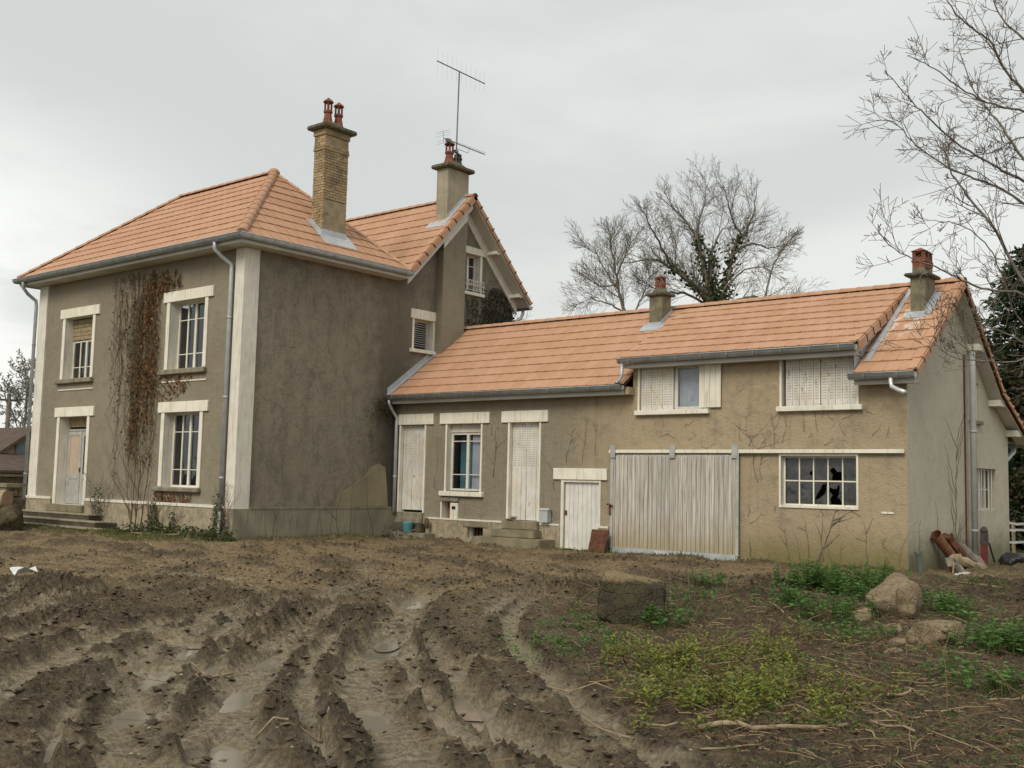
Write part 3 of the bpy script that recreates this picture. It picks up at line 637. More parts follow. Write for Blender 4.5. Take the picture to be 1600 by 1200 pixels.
# ------------------------------------------------------------------ chimneys
def lantern_pot(parent, c, h, r=.13, m='pot', n=10, flare=1.65):
    """flared clay pot carrying an open lantern under a pointed cap"""
    c = Vector(c); mb = MB()
    mb.lathe(c, [(r*flare, 0), (r*1.25, h*.16), (r, h*.34), (r*.9, h*.44), (r*1.2, h*.46), (r*1.2, h*.53), (r*.9, h*.55)], n)
    for j in range(4):
        a = math.pi/4+j*math.pi/2; q = c+Vector((math.cos(a)*r*.82, math.sin(a)*r*.82, 0)); mb.tube([q+Vector((0, 0, h*.54)), q+Vector((0, 0, h*.82))], r*.26, 6)
    mb.lathe(c+Vector((0, 0, h*.80)), [(r*1.0, 0), (r*1.42, h*.03), (r*1.30, h*.07), (r*.55, h*.15), (r*.12, h*.20)], n)
    return mb.build('chimney_pot', M[m], parent, False)
def square_pot(parent, c, h, r=.17, m='pot'):
    c = Vector(c); mb = MB(); a = r
    mb.box(c+Vector((-a, -a, 0)), c+Vector((a, a, h*.30))); mb.box(c+Vector((-a*1.12, -a*1.12, h*.30)), c+Vector((a*1.12, a*1.12, h*.40)))
    mb.box(c+Vector((-a, -a, h*.40)), c+Vector((a, a, h*.52)))
    for sx in (-1, 1):
        for sy in (-1, 1): mb.box(c+Vector((sx*a, sy*a, h*.52)), c+Vector((sx*a*.5, sy*a*.5, h*.80)))
    mb.box(c+Vector((-a*.99, -a*.99, h*.74)), c+Vector((a*.99, a*.99, h*.80)))
    e = a*1.22; z0 = c.z+h*.80; ap = (c.x, c.y, c.z+h); q = [(c.x-e, c.y-e, z0), (c.x+e, c.y-e, z0), (c.x+e, c.y+e, z0), (c.x-e, c.y+e, z0)]
    mb.poly(*q[::-1])
    for j in range(4): mb.poly(q[j], q[(j+1) % 4], ap)
    return mb.build('chimney_pot', M[m], parent)
def slab(parent, name, x0, x1, y0, y1, z0, z1, m, bev=.02):
    mb = MB(); mb.box((x0, y0, z0), (x1, y1, z1)); o = mb.build(name, M[m], parent)
    bm = bmesh.new(); bm.from_mesh(o.data); bmesh.ops.bevel(bm, geom=bm.edges[:], offset=bev, segments=2, affect='EDGES'); bm.to_mesh(o.data); bm.free(); return o

def half(p, q, ins):
    (x0, y0), (x1, y1) = p, q; a, b = -(y1-y0), x1-x0; L = math.hypot(a, b); a /= L; b /= L; c = -(a*x0+b*y0)
    if a*ins[0]+b*ins[1]+c < 0: a, b, c = -a, -b, -c
    return (a, b, c)
def flash_quad(mb, O, S, T, s0, s1, t0, t1, lift, th=.006):
    S, T = Vector(S).normalized(), Vector(T).normalized(); N = S.cross(T); mb.obox(Vector(O)+S*s0+T*t0+N*lift, S*(s1-s0), T*(t1-t0), N*th)

# ================================================================== MAIN HOUSE
H = thing('main_house', (-5.2, 2.6, -.85), 'two-storey grey rendered house with hipped orange tile roof and brick chimney', 'house')
FF = Fr((0, 0, 0), (1, 0, 0), (0, -1, 0)); FS = Fr((0, 0, 0), (0, 1, 0), (1, 0, 0))
op = [(-8.75, -7.17, -.17, 2.41), (-8.75, -7.17, 3.54, 5.38), (-3.20, -1.60, .45, 2.41), (-3.20, -1.60, 3.56, 5.38)]
wall(H, 'wall', M['st_front'], (-10.35, 0, 0), (1, 0, 0), (0, -1, 0), 10.35, -.9, 6.53, [(a+10.35, b+10.35, c, d) for a, b, c, d in op], .34)
def gt(y): return 6.56 if y <= 5.28 else (6.56+(y-5.28)*1.037 if y < 7.95 else 9.33-(y-7.95)*1.025)
wall(H, 'wall', M['st_side'], (0, 0, 0), (0, 1, 0), (1, 0, 0), 10.5, -1.2, gt, [(6.02, 6.80, 4.60, 5.50), (8.15, 8.85, 6.64, 7.84)], .28, (5.28, 7.95))
wall(H, 'wall', M['st_side'], (-10.35, 10.5, 0), (0, -1, 0), (-1, 0, 0), 10.5, -1.2, lambda s: gt(10.5-s), (), .3, (2.55, 5.22))
wall(H, 'wall', M['st_side'], (0, 10.5, 0), (-1, 0, 0), (0, 1, 0), 10.35, -1.2, 6.56)
mb = MB()
for z in (-.3, 2.95): mb.poly((-10.3, .05, z), (-.05, .05, z), (-.05, 10.4, z), (-10.3, 10.4, z))
mb.build('floor', M['black'], H)
# plinth with its painted ledge
for a, b in ((-10.42, -8.93), (-7.0, 0)):
    mb = MB(); mb.box((a, -.07, -1.3), (b, .02, -.03)); mb.build('plinth', M['plinth'], H)
mb = MB(); mb.box((0.001, -.075, -1.3), (.075, 5.44, -.03)); mb.build('plinth', M['plinths'], H)
for a, b in ((-10.44, -8.93), (-7.0, -.3)):
    mb = MB(); mb.box((a, -.09, -.03), (b, .01, .045)); mb.build('plinth_ledge', M['white'], H)
mb = MB(); mb.box((.002, .42, -.03), (.09, 5.44, .012)); mb.build('plinth_ledge', M['plinths'], H)
# corner pilasters
for nm, a, b in (('corner_pilaster', (-.32, -.05, -.03), (.05, .41, 6.5)), ('corner_pilaster', (-10.40, -.05, .045), (-9.90, .3, 6.5))):
    mb = MB(); mb.box(a, b); mb.build(nm, M['white'], H)
# side-wall patch of newer render
pts = [(3.22, .02), (3.42, .40), (3.72, .52), (4.06, .74), (4.36, .92), (4.52, 1.13), (4.8, 1.22), (5.05, 1.12), (5.14, .58), (5.20, .02)]
mb = MB(); mb.prism([(.002, y, z) for y, z in pts], (.012, 0, 0)); mb.build('render_patch', plain('patch_render', (.31, .265, .172), (.25, .218, .15), 1.5, .95, 40, .3, .01, streak=.35, c3=(.20, .175, .12)), H)
# eaves
slf = MB(); slf.box((-10.82, -.46, 6.51), (.46, .0, 6.535)); slf.box((0.0, 0, 6.51), (.46, 5.32, 6.535)); slf.box((-10.82, 0, 6.51), (-10.35, 5.3, 6.535)); slf.build('soffit', M['soffit'], H)
for a, b in (((-10.86, -.485, 6.50), (.485, -.455, 6.63)), ((.455, -.45, 6.50), (.485, 5.36, 6.63)), ((-10.86, -.45, 6.50), (-10.83, 5.3, 6.63))):
    mb = MB(); mb.box(a, b); mb.build('fascia', M['fascia'], H)
gutter(H, (-10.98, -.575, 6.70), (.63, -.575, 6.70), (0, -1, 0)); gutter(H, (.575, -.64, 6.697), (.575, 5.32, 6.697), (1, 0, 0)); gutter(H, (-10.95, 5.3, 6.70), (-10.95, -.6, 6.70), (-1, 0, 0))
pipe(H, [(-.50, -.575, 6.66), (-.50, -.575, 6.42), (-.46, -.40, 6.26), (-.41, -.12, 6.10), (-.40, -.11, 5.95), (-.40, -.115, -.08)], .052, 'zincl')
pipe(H, [(-.40, -.12, -.06), (-.40, -.13, -.88)], .045, 'doorp', 'downpipe_shoe')
pipe(H, [(-10.45, -.575, 6.66), (-10.45, -.575, 6.42), (-10.47, -.40, 6.24), (-10.47, -.13, 6.06), (-10.47, -.11, 5.9), (-10.47, -.115, -.1)], .052, 'zinc')
# roof
RF = Roof(H); e = 6.69; D = 5.28; A1 = (-2.47, 2.64, 9.39); A0 = (-7.03, 2.64, 9.39)
for f in (((-10.85, -.5, e), (.5, -.5, e), A1, A0), ((.5, -.5, e), (.5, D, e), A1), ((.5, D, e), (-10.85, D, e), A0, A1), ((-10.85, D, e), (-10.85, -.5, e), A0),
          ((-10.85, D, e), (.5, D, e), (.5, 7.95, 9.46), (-10.85, 7.95, 9.46)), ((.5, 10.8, 6.53), (-10.85, 10.8, 6.53), (-10.85, 7.95, 9.46), (.5, 7.95, 9.46))): RF.deck.poly(*f)
RF.plane((-10.85, -.5, e), (1, 0, 0), (0, 3.14, 2.70), 11.35, 4.141, [half((11.35, 0), (8.38, 4.141), (5, 1)), half((0, 0), (3.82, 4.141), (5, 1))], 10)
RF.plane((.5, -.5, e), (0, 1, 0), (-2.97, 0, 2.70), 5.78, 4.014, [half((0, 0), (3.14, 4.014), (3, 1)), half((5.78, 0), (3.14, 4.014), (3, 1))], 10)
RF.plane((-7.5, D, e), (1, 0, 0), (0, 2.67, 2.77), 8.0, 3.847, (), 9)
u = Vector((0, 0, .055))
RF.ridge(Vector((.5, -.5, e))+u, Vector(A1)+u); RF.ridge(Vector((-10.85, -.5, e))+u, Vector(A0)+u); RF.ridge(Vector(A0)+u, Vector(A1)+u); RF.ridge(Vector((.5, D, e))+u, Vector(A1)+u, .09)
RF.ridge((-7.5, 7.95, 9.50), (.56, 7.95, 9.50))
roofo = RF.finish()
mb = MB(); mb.lathe((A1[0], A1[1], A1[2]+.02), [(.17, 0), (.17, .08), (.12, .15), (.04, .19)], 10); mb.build('ridge_junction', M['tile'], roofo, True)
verge(roofo, (.5, D+.02, e), (.5, 7.95, 9.46), (1, 0, 0), .15); verge(roofo, (.5, 10.8, 6.53), (.5, 7.95, 9.46), (1, 0, 0), .12)
# valley between the hip and the gable
mb = MB(); mb.obox((-2.4, D-.14, e+.05), (2.9, 0, 0), (0, .28, 0), (0, 0, .012)); mb.build('valley_gutter', M['zinc'], H)
# gable boards
def slope_board(parent, name, x0, x1, ya, za, yb, zb, low, high, m):
    mb = MB(); mb.prism([(x0, ya, za+high), (x0, yb, zb+high), (x0, yb, zb+low), (x0, ya, za+low)], (x1-x0, 0, 0)); return mb.build(name, M[m], parent)
slope_board(H, 'bargeboard', .44, .475, D-.02, e, 7.93, 9.44, -.34, -.03, 'fascia')
slope_board(H, 'bargeboard', .30, .335, 6.86, e+(6.86-D)*1.037, 7.88, e+(7.88-D)*1.037, -.62, -.05, 'white')
slope_board(H, 'bargeboard', .47, .50, 10.79, 6.54, 7.96, 9.45, -.13, -.03, 'fascia')
slope_board(H, 'rafter_board', .01, .07, 10.65, 6.68, 7.97, 9.44, -.46, -.10, 'white')
slope_board(H, 'gable_soffit', .0, .46, 10.78, 6.55, 7.96, 9.45, -.10, -.075, 'soffit')
for y, z in ((9.25, 7.92), (10.42, 6.72)):
    mb = MB(); mb.box((.0, y-.16, z), (.44, y+.16, z+.10)); mb.build('purlin_end', M['white'], H)
mb = MB(); mb.prism([(.0, 6.88, 4.2), (.0, 7.86, 4.2), (.0, 7.86, 9.2), (.0, 6.88, 8.18)], (.30, 0, 0)); mb.build('chimney_breast', M['st_front'], H)
gutter(H, (-10.9, 10.9, 6.50), (.45, 10.9, 6.50), (0, 1, 0))
pipe(H, [(.12, 10.9, 6.44), (.12, 10.9, 6.28), (.10, 10.82, 6.12), (.02, 10.62, 6.0), (.0, 10.58, 5.8), (.0, 10.58, 3.4)], .055, 'zincl')
# ---- openings on the front
for (a, b, c, d), sill in zip(op, (None, (3.40, 3.535), (.33, .445), (3.415, 3.555))):
    trim(H, FF, 'jamb', a-.15, a, c if sill else -.17, d, 0, .035, 'cream'); trim(H, FF, 'jamb', b, b+.14, c if sill else -.17, d, 0, .035, 'cream')
    trim(H, FF, 'lintel', a-.29, b+.36, d, d+.28, -.02, .055, 'cream')
    if sill:
        s = trim(H, FF, 'sill', a-.33, b+.19, sill[0], sill[1], -.3, .12, 'conc', .02)
        trim(H, FF, 'sill_trim', a-.22, b+.19, sill[0]-.20, sill[0]-.165, -.01, .025, 'white', 0) if c > 3 else None
for a, b, c, d in op[2:]: casement(H, FF, a, b, c, d, -.27, 4, (.22, .76))
a, b, c, d = op[1]; wn = casement(H, FF, a, b, c, 4.72, -.27, 4, (.3,))
for i in range(5): trim(wn, FF, 'blind_slat', a, b, 4.73+i*.125, 4.73+i*.125+.118, -.28, -.225+.006*(i % 2), 'wood', .008)
# left front door
dr = trim(H, FF, 'door', -8.75, -7.17, -.17, 2.0, -.36, -.31, 'doorp', 0)
for s0, s1 in ((-8.74, -7.98), (-7.95, -7.18)):
    for q in ((s0, s0+.11, -.15, 1.98), (s1-.11, s1, -.15, 1.98), (s0+.11, s1-.11, -.15, .03), (s0+.11, s1-.11, .58, .72), (s0+.11, s1-.11, 1.86, 1.98)): trim(dr, FF, 'rail', *q, -.31, -.285, 'doorp', .006)
    trim(dr, FF, 'panel', s0+.11, s1-.11, .03, .58, -.31, -.30, 'doorp', 0)
    mb = MB(); FF.box(mb, s0+.11, s1-.11, .72, 1.86, -.31, -.302); mb.build('pane', M['pink'] if s0 < -8 else M['glass'], dr)
trim(dr, FF, 'door_knob', -7.99, -7.94, .78, .92, -.31, -.25, 'rust', .01)
trim(dr, FF, 'transom_board', -8.75, -7.17, 2.12, 2.41, -.34, -.29, 'wood', .01); trim(dr, FF, 'transom_rail', -8.75, -7.17, 2.0, 2.06, -.36, -.29, 'doorp', .006); trim(dr, FF, 'transom_gap', -8.75, -7.17, 2.06, 2.12, -.36, -.34, 'black', 0)
# front steps
st = [(-10.15, -6.0, -.45, -.38), (-10.2, -5.15, -.74, -.545), (-10.3, -4.45, -1.03, -.705)]
for i, (a, b, y, z) in enumerate(st):
    s = slab(H, 'step', a, b, y, -.08, -1.2, z-.045, 'stepd', .01); slab(s, 'nosing', a-.02, b+.02, y-.02, -.075 if i == 0 else st[i-1][2]+.02, z-.044, z, 'nosing', .012)
slab(H, 'threshold', -9.0, -6.95, -.16, .0, -.379, -.17, 'step', .015)
# ---- small windows of the gable wall
trim(H, FS, 'lintel', 5.86, 7.02, 5.50, 5.78, -.02, .06, 'cream'); trim(H, FS, 'sill', 5.86, 6.95, 4.50, 4.60, -.2, .10, 'cream')
trim(H, FS, 'jamb', 6.80, 6.90, 4.60, 5.50, 0, .03, 'cream'); trim(H, FS, 'jamb', 5.94, 6.02, 4.60, 5.50, 0, .03, 'cream')
wn = casement(H, FS, 6.02, 6.80, 4.60, 5.50, -.20, 1, ())
for i in range(11): trim(wn, FS, 'louvre', 6.10, 6.72, 4.72+i*.065, 4.735+i*.065, -.19, -.14, 'greyp', 0)
trim(H, FS, 'lintel', 8.03, 9.10, 7.84, 8.06, -.02, .06, 'cream'); trim(H, FS, 'sill', 8.05, 9.02, 6.54, 6.64, -.2, .10, 'cream'); trim(H, FS, 'jamb', 8.85, 8.95, 6.64, 7.84, 0, .03, 'cream')
wn = casement(H, FS, 8.15, 8.85, 6.64, 7.84, -.2, 2, (.25, .75))
gl = MB()
for i in range(9): gl.box((.07, 8.17+i*.10, 6.70), (.085, 8.182+i*.10, 7.0))
for z in (6.70, 6.85, 7.0): gl.box((.066, 8.12, z), (.088, 9.02, z+.018))
for i in range(4): gl.tube([(.078, 8.25+i*.2+.05*math.cos(t*.7), 6.93+.05*math.sin(t*.7)) for t in range(9)], .008, 4)
gl.build('balcony_guard', M['white'], H)
# ---- brick chimney
x0, x1, y0, y1 = -.57, -.12, 2.52, 3.36
core = MB(); core.box((x0+.02, y0+.02, 6.6), (x1-.02, y1-.02, 10.3)); CH = core.build('chimney', M['mortar'], H)
bk = MB(); z = 6.85; row = 0
while z < 10.12:
    pr = .016 if 9.66 < z < 9.8 else 0
    for face in range(4):
        L = (x1-x0) if face % 2 == 0 else (y1-y0); s = -(.11 if row % 2 else 0)
        while s < L-.01:
            a, b = max(0, s), min(L, s+.215); s += .222
            if b-a < .03: continue
            o = rng.uniform(-.006, .008)+pr
            if face == 1 and z < 8.35 and rng.random() < .93: o = -.022
            if face == 1 and 9.8 < z: o = -.022
            b2 = b-.008 if b < L else b
            if face == 0: bk.box((x0+a, y0-o, z), (x0+b2, y0+.06, z+.064))
            if face == 1: bk.box((x1-.06, y0+a, z), (x1+o, y0+b2, z+.064))
            if face == 2: bk.box((x0+a, y1-.06, z), (x0+b2, y1+o, z+.064))
            if face == 3: bk.box((x0-o, y0+a, z), (x0+.06, y0+b2, z+.064))
    z += .0755; row += 1
bk.build('brickwork', M['brick'], CH, kind='stuff')
rb = MB(); rb.box((x1-.03, y0+.005, 6.6), (x1-.004, y1-.004, 8.33)); rb.build('render_coat', M['wbrick'], CH); rb = MB(); rb.box((x1-.03, y0+.004, 9.82), (x1-.003, y1-.004, 10.12)); rb.build('render_coat', M['wbrick'], CH)
slab(CH, 'cornice', x0-.03, x1+.03, y0-.03, y1+.03, 10.13, 10.30, 'brick', .006); slab(CH, 'string_course', x0-.025, x1+.025, y0-.025, y1+.025, 9.71, 9.77, 'brick', .006)
slab(CH, 'cap_slab', x0-.17, x1+.17, y0-.17, y1+.17, 10.30, 10.42, 'capst', .03)
mb = MB(); mb.lathe(((x0+x1)/2, (y0+y1)/2, 10.42), [(.40, 0), (.22, .14)], 4); mb.build('flaunching', M['capst'], CH)
lantern_pot(CH, (-.34, 2.76, 10.46), .80, .105); lantern_pot(CH, (-.34, 3.14, 10.46), .78, .105)
fl = MB(); PO, PS, PT = (.5, -.5, e), (0, 1, 0), (-2.97, 0, 2.70)
flash_quad(fl, PO, PS, PT, 2.86, 4.02, .42, .86, .085); flash_quad(fl, PO, PS, PT, 2.84, 3.03, .80, 1.55, .09); flash_quad(fl, PO, PS, PT, 3.86, 4.02, .80, 1.55, .09)
fl.box((x1-.005, y0-.01, 7.2), (x1+.012, y1+.01, 7.50)); fl.prism([(x1+.01, y0-.004, 7.22), (x1+.01, y0-.004, 7.45), (x0-.02, y0-.004, 7.86), (x0-.02, y0-.004, 7.60)], (0, -.01, 0)); fl.build('flashing', M['zincl'], CH)
# ---- rendered chimney on the gable
x0, x1, y0, y1 = -.30, .18, 7.10, 8.04
CH = slab(H, 'chimney', x0, x1, y0, y1, 8.2, 10.28, 'chst', .012)
slab(CH, 'cap_slab', x0-.14, x1+.14, y0-.14, y1+.14, 10.28, 10.40, 'capst', .03); mb = MB(); mb.lathe(((x0+x1)/2, (y0+y1)/2, 10.40), [(.44, 0), (.24, .14)], 4); mb.build('flaunching', M['capst'], CH)
lantern_pot(CH, (-.04, 7.36, 10.44), .76, .12); mb = MB(); mb.lathe((-.04, 7.74, 10.44), [(.19, 0), (.14, .12), (.115, .22), (.14, .24), (.14, .30), (.11, .31), (.12, .40), (.03, .46)], 10); mb.build('chimney_pot', M['potd'], CH)
fl = MB(); PO, PS, PT = (-7.5, D, e), (1, 0, 0), (0, 2.67, 2.77)
flash_quad(fl, PO, PS, PT, 7.05, 7.85, 2.28, 2.60, .08); flash_quad(fl, PO, PS, PT, 7.66, 7.84, 2.4, 3.85, .085)
fl.prism([(x1+.002, y0-.02, 8.5), (x1+.002, y0-.02, 8.78), (x1+.002, 7.93, 9.66), (x1+.002, 7.93, 9.4)], (.012, 0, 0)); fl.build('flashing', M['zincl'], CH)

# ---- TV aerials (a mast strapped to the chimney)
an = thing('television_aerial', (.05, 7.6, 10.4), 'tall thin aerial mast with two spiny booms above the rendered chimney', 'aerial')
mb = MB(); mb.tube([(.03, 7.58, 10.2), (.05, 7.6, 13.47)], .022, 6); mb.box((-.01, 7.5, 10.86), (.09, 7.62, 10.94)); mb.build('mast', M['steel'], an)
mb = MB(); mb.tube([(.05, 6.6, 13.47), (.05, 8.8, 13.43)], .018, 6); bo = mb.build('boom', M['steel'], an)
el = MB()
for i in range(11):
    y = 6.62+i*.216; hh = .46-.012*i; el.tube([(.05, y, 13.45-hh), (.05, y, 13.45+hh)], .0035, 3)
el.build('elements', M['zincl'], bo)
mb = MB(); mb.tube([(.05, 7.0, 11.17), (.05, 8.9, 11.14)], .014, 5); mb.tube([(.05, 7.55, 11.0), (.05, 8.1, 10.98), (.05, 8.15, 11.13)], .009, 5); mb.box((.0, 7.12, 11.1), (.09, 7.3, 11.2)); bo = mb.build('boom', M['steel'], an)
el = MB()
for i in range(15): el.tube([(-.09, 7.4+i*.1, 11.16), (.19, 7.4+i*.1, 11.16)], .005, 3)
for z in (11.02, 11.1, 11.24, 11.32, 11.38): el.tube([(-.22, 6.98-(.04 if z > 11.17 else -.02), z), (.32, 6.98, z)], .0045, 3)
el.tube([(.05, 6.98, 11.0), (.05, 6.96, 11.4)], .010, 4); el.build('elements', M['zincl'], bo)

# ================================================================== WING
G = thing('farmhouse_wing', (7.3, 8.5, -.85), 'long low rendered wing with orange tile roof, sliding barn door and shuttered windows', 'house')
W = 5.43; XW = 14.58; FW = Fr((0, W, 0), (1, 0, 0), (0, -1, 0)); FG = Fr((XW, 0, 0), (0, 1, 0), (1, 0, 0))
oA = [(.23, 1.17, -.12, 2.33), (2.03, 3.26, .50, 2.33), (4.26, 5.24, -.20, 2.33), (6.05, 7.12, -.95, .86), (2.90, 3.45, -.72, -.43), (1.90, 2.50, -.26, .22)]
oB = [(8.25, 10.0, 2.54, 3.58), (11.89, 13.55, 2.54, 3.58), (11.87, 13.54, .43, 1.48)]
wall(G, 'wall', M['st_wing'], (0, W, 0), (1, 0, 0), (0, -1, 0), 8.05, -1.2, 3.03, oA, .22)
wall(G, 'wall', M['st_wing'], (8.05, W, 0), (1, 0, 0), (0, -1, 0), 5.6, -1.2, 3.64, [(a-8.05, b-8.05, c, d) for a, b, c, d in oB], .16)
wall(G, 'wall', M['st_wing'], (13.65, W, 0), (1, 0, 0), (0, -1, 0), XW-13.65, -1.2, 3.03)
def wt(y): return 3.03+(y-5.08)*.733-.0 if y < 8.15 else (5.25-(y-8.15)*.793 if y < 10.95 else 3.03-(y-10.95)*.455)
wall(G, 'wall', M['st_gable'], (XW, W, 0), (0, 1, 0), (1, 0, 0), 7.03, -1.2, lambda s: wt(s+W), [(9.76-W, 11.42-W, .38, 1.36), (9.45-W, 10.15-W, 2.45, 3.33)], .2, (8.15-W, 10.95-W), M['st_gable'])
wall(G, 'wall', M['st_gable'], (XW, 12.46, 0), (-1, 0, 0), (0, 1, 0), XW, -1.2, 2.3)
wall(G, 'wall', M['st_wing'], (8.05, W, 0), (0, 1, 0), (-1, 0, 0), 2.72, 3.0, lambda s: 3.72+s*.53+.0, (), .2)
wall(G, 'wall', M['zincl'], (13.62, W-.3, 0), (0, 1, 0), (1, 0, 0), 3.02, 3.0, lambda s: 3.70+s*.53, (), .2)
mb = MB(); mb.poly((.1, 5.6, -.4), (XW-.1, 5.6, -.4), (XW-.1, 12.4, -.4), (.1, 12.4, -.4)); mb.poly((8.1, 5.6, 2.2), (XW-.1, 5.6, 2.2), (XW-.1, 12.4, 2.2), (8.1, 12.4, 2.2)); mb.build('floor', M['black'], G)
RW = Roof(G); ew = 3.12; zr = 5.37; yr = 8.15
for f in (((0, 5.08, ew), (8.05, 5.08, ew), (8.05, yr, zr), (0, yr, zr)), ((7.95, 5.08, 3.74), (13.7, 5.08, 3.74), (13.7, yr, zr), (7.95, yr, zr)), ((13.6, 5.08, ew), (14.88, 5.08, ew), (14.88, yr, zr), (13.6, yr, zr)),
          ((14.88, 10.95, 3.15), (0, 10.95, 3.15), (0, yr, zr), (14.88, yr, zr)), ((14.88, 13.25, 2.12), (0, 13.25, 2.12), (0, 10.95, 3.15), (14.88, 10.95, 3.15))): RW.deck.poly(*f)
RW.plane((.06, 5.08, ew), (1, 0, 0), (0, 3.07, 2.25), 7.99, 3.806, (), 9)
RW.plane((7.95, 5.08, 3.74), (1, 0, 0), (0, 3.07, 1.63), 5.75, 3.476, (), 8)
RW.plane((13.66, 5.08, ew), (1, 0, 0), (0, 3.07, 2.25), 1.22, 3.806, (), 9)
RW.ridge((.1, yr, zr+.045), (14.93, yr, zr+.045), .12)
roofw = RW.finish()
verge(roofw, (14.88, 5.08, ew), (14.88, yr, zr), (1, 0, 0), .13); verge(roofw, (13.70, 5.08, 3.74), (13.70, yr-.15, zr-.08), (1, 0, 0), .19)
verge(roofw, (14.88, 10.97, 3.14), (14.88, yr, zr), (1, 0, 0), .09); verge(roofw, (14.88, 13.25, 2.12), (14.88, 10.95, 3.15), (1, 0, 0), .09)
slope_board(G, 'gable_soffit', XW, 14.86, 10.95, 3.15, yr, zr, -.11, -.085, 'soffit'); slope_board(G, 'gable_soffit', XW, 14.86, 13.22, 2.13, 10.95, 3.15, -.11, -.085, 'soffit')
slope_board(G, 'gable_soffit', XW, 14.86, 5.1, 3.13, yr, zr, -.11, -.085, 'soffit')
for y, z in ((9.48, 4.02), (11.1, 2.86), (12.46, 2.20)):
    mb = MB(); mb.box((XW, y-.20, z), (14.84, y+.20, z+.15)); mb.build('purlin_end', M['white'], G)
fl = MB(); flash_quad(fl, (0, 5.08, ew), (1, 0, 0), (0, 3.07, 2.25), .0, .16, -.05, 3.8, .09); fl.prism([(.002, 5.03, 3.12), (.002, 5.03, 3.36), (.002, yr, 5.60), (.002, yr, 5.36)], (.012, 0, 0)); fl.build('flashing', M['zincl'], G)
fl = MB(); flash_quad(fl, (13.6, 5.08, ew), (1, 0, 0), (0, 3.07, 2.25), .13, .26, .4, 3.6, .082); fl.build('flashing', M['zincl'], G)
for a, b, z, y in ((0.02, 7.98, ew, 5.08), (7.98, 13.66, 3.74, 5.08), (13.62, 14.86, ew, 5.08)):
    mb = MB(); mb.box((a, 5.115, z-.205), (b, 5.145, z-.10)); mb.build('fascia', M['fascia'], G)
    mb = MB(); mb.box((a, 5.145, z-.19), (b, W, z-.17)); mb.build('soffit', M['soffit'], G)
    gutter(G, (a-(.06 if a > 1 else 0), 5.0, z+.005), (b+.04, 5.0, z+.005), (0, -1, 0), 'zinc', .10)
mb = MB(); mb.box((7.98, 5.16, 2.92), (8.10, 5.42, 3.10)); mb.build('eave_board', M['st_wing'], G)
pipe(G, [(.13, 5.0, 3.05), (.13, 5.0, 2.9), (.12, 5.15, 2.72), (.12, 5.33, 2.55), (.12, 5.33, 2.4), (.12, 5.33, -.15)], .048, 'zincl')
pipe(G, [(8.02, 4.99, 3.66), (8.02, 4.98, 3.35), (7.98, 4.96, 3.24), (7.86, 4.96, 3.17)], .04, 'zincl', 'gutter_drop')
pipe(G, [(14.42, 5.0, 3.06), (14.42, 4.99, 2.93), (14.45, 4.97, 2.84), (14.62, 4.86, 2.76), (14.78, 4.76, 2.70)], .045, 'zincb', 'gutter_spout')
# plinth of the wing
mb = MB()
for a, b in ((1.35, 1.90), (2.50, 2.9), (3.45, 5.97)): mb.box((a, W-.06, -1.2), (b, W+.01, -.27))
mb.box((1.9, W-.06, -1.2), (2.5, W+.01, -.28)); mb.box((2.9, W-.06, -1.2), (3.45, W+.01, -.72)); mb.box((7.13, W-.06, -1.2), (7.45, W+.01, -.27)); mb.build('plinth', M['plinth'], G)
for a, b in ((1.35, 4.15), (5.25, 5.95), (7.14, 7.44)):
    mb = MB(); mb.box((a, W-.075, -.27), (b, W+.01, -.225)); mb.build('plinth_ledge', M['white'], G)
for (a, b), (l0, l1) in zip([(.23, 1.17), (2.03, 3.26), (4.26, 5.24)], [(.14, 1.51), (1.76, 3.56), (3.98, 5.52)]): trim(G, FW, 'lintel', l0, l1, 2.33, 2.63, -.02, .055, 'cream')
for a, b, z in ((2.03, 3.26, .5), (4.26, 5.24, -.2), (.23, 1.17, -.12)): trim(G, FW, 'jamb', a-.06, a, z, 2.33, 0, .028, 'cream', 0); trim(G, FW, 'jamb', b, b+.05, z, 2.33, 0, .028, 'cream', 0)
trim(G, FW, 'sill', 1.84, 3.40, .37, .50, -.2, .11, 'cream', .012)
shutter(G, FW, .24, 1.16, -.05, 2.32, -.10, 'peel', (.50, .97), 5)
shutter(G, FW, 4.27, 4.745, -.18, 2.32, -.10, 'peel', (.56, .97), 3); shutter(G, FW, 4.755, 5.23, -.18, 2.32, -.105, 'peel', (.56, .97), 3)
wn = casement(G, FW, 2.03, 3.26, .52, 2.10, -.17, 2, (.26, .88), 'peel', 'glassc', .06); trim(wn, FW, 'blind_box', 2.03, 3.26, 2.10, 2.33, -.2, -.14, 'peel', .008)
mb = MB(); n = 26
for i in range(n):
    a, b = 2.72+.5*i/n, 2.72+.5*(i+1)/n; mb.poly(FW.p(a, .55, -.27+.02*math.sin(i*1.4)), FW.p(b, .55, -.27+.02*math.sin(i*1.4+1.4)), FW.p(b, 2.1, -.27+.02*math.sin(i*1.4+1.4)), FW.p(a, 2.1, -.27+.02*math.sin(i*1.4)))
mb.build('curtain', M['curtain'], wn); mb = MB(); FW.box(mb, 2.1, 2.52, .55, 2.0, -.5, -.48); mb.build('drape', M['blue'], wn)
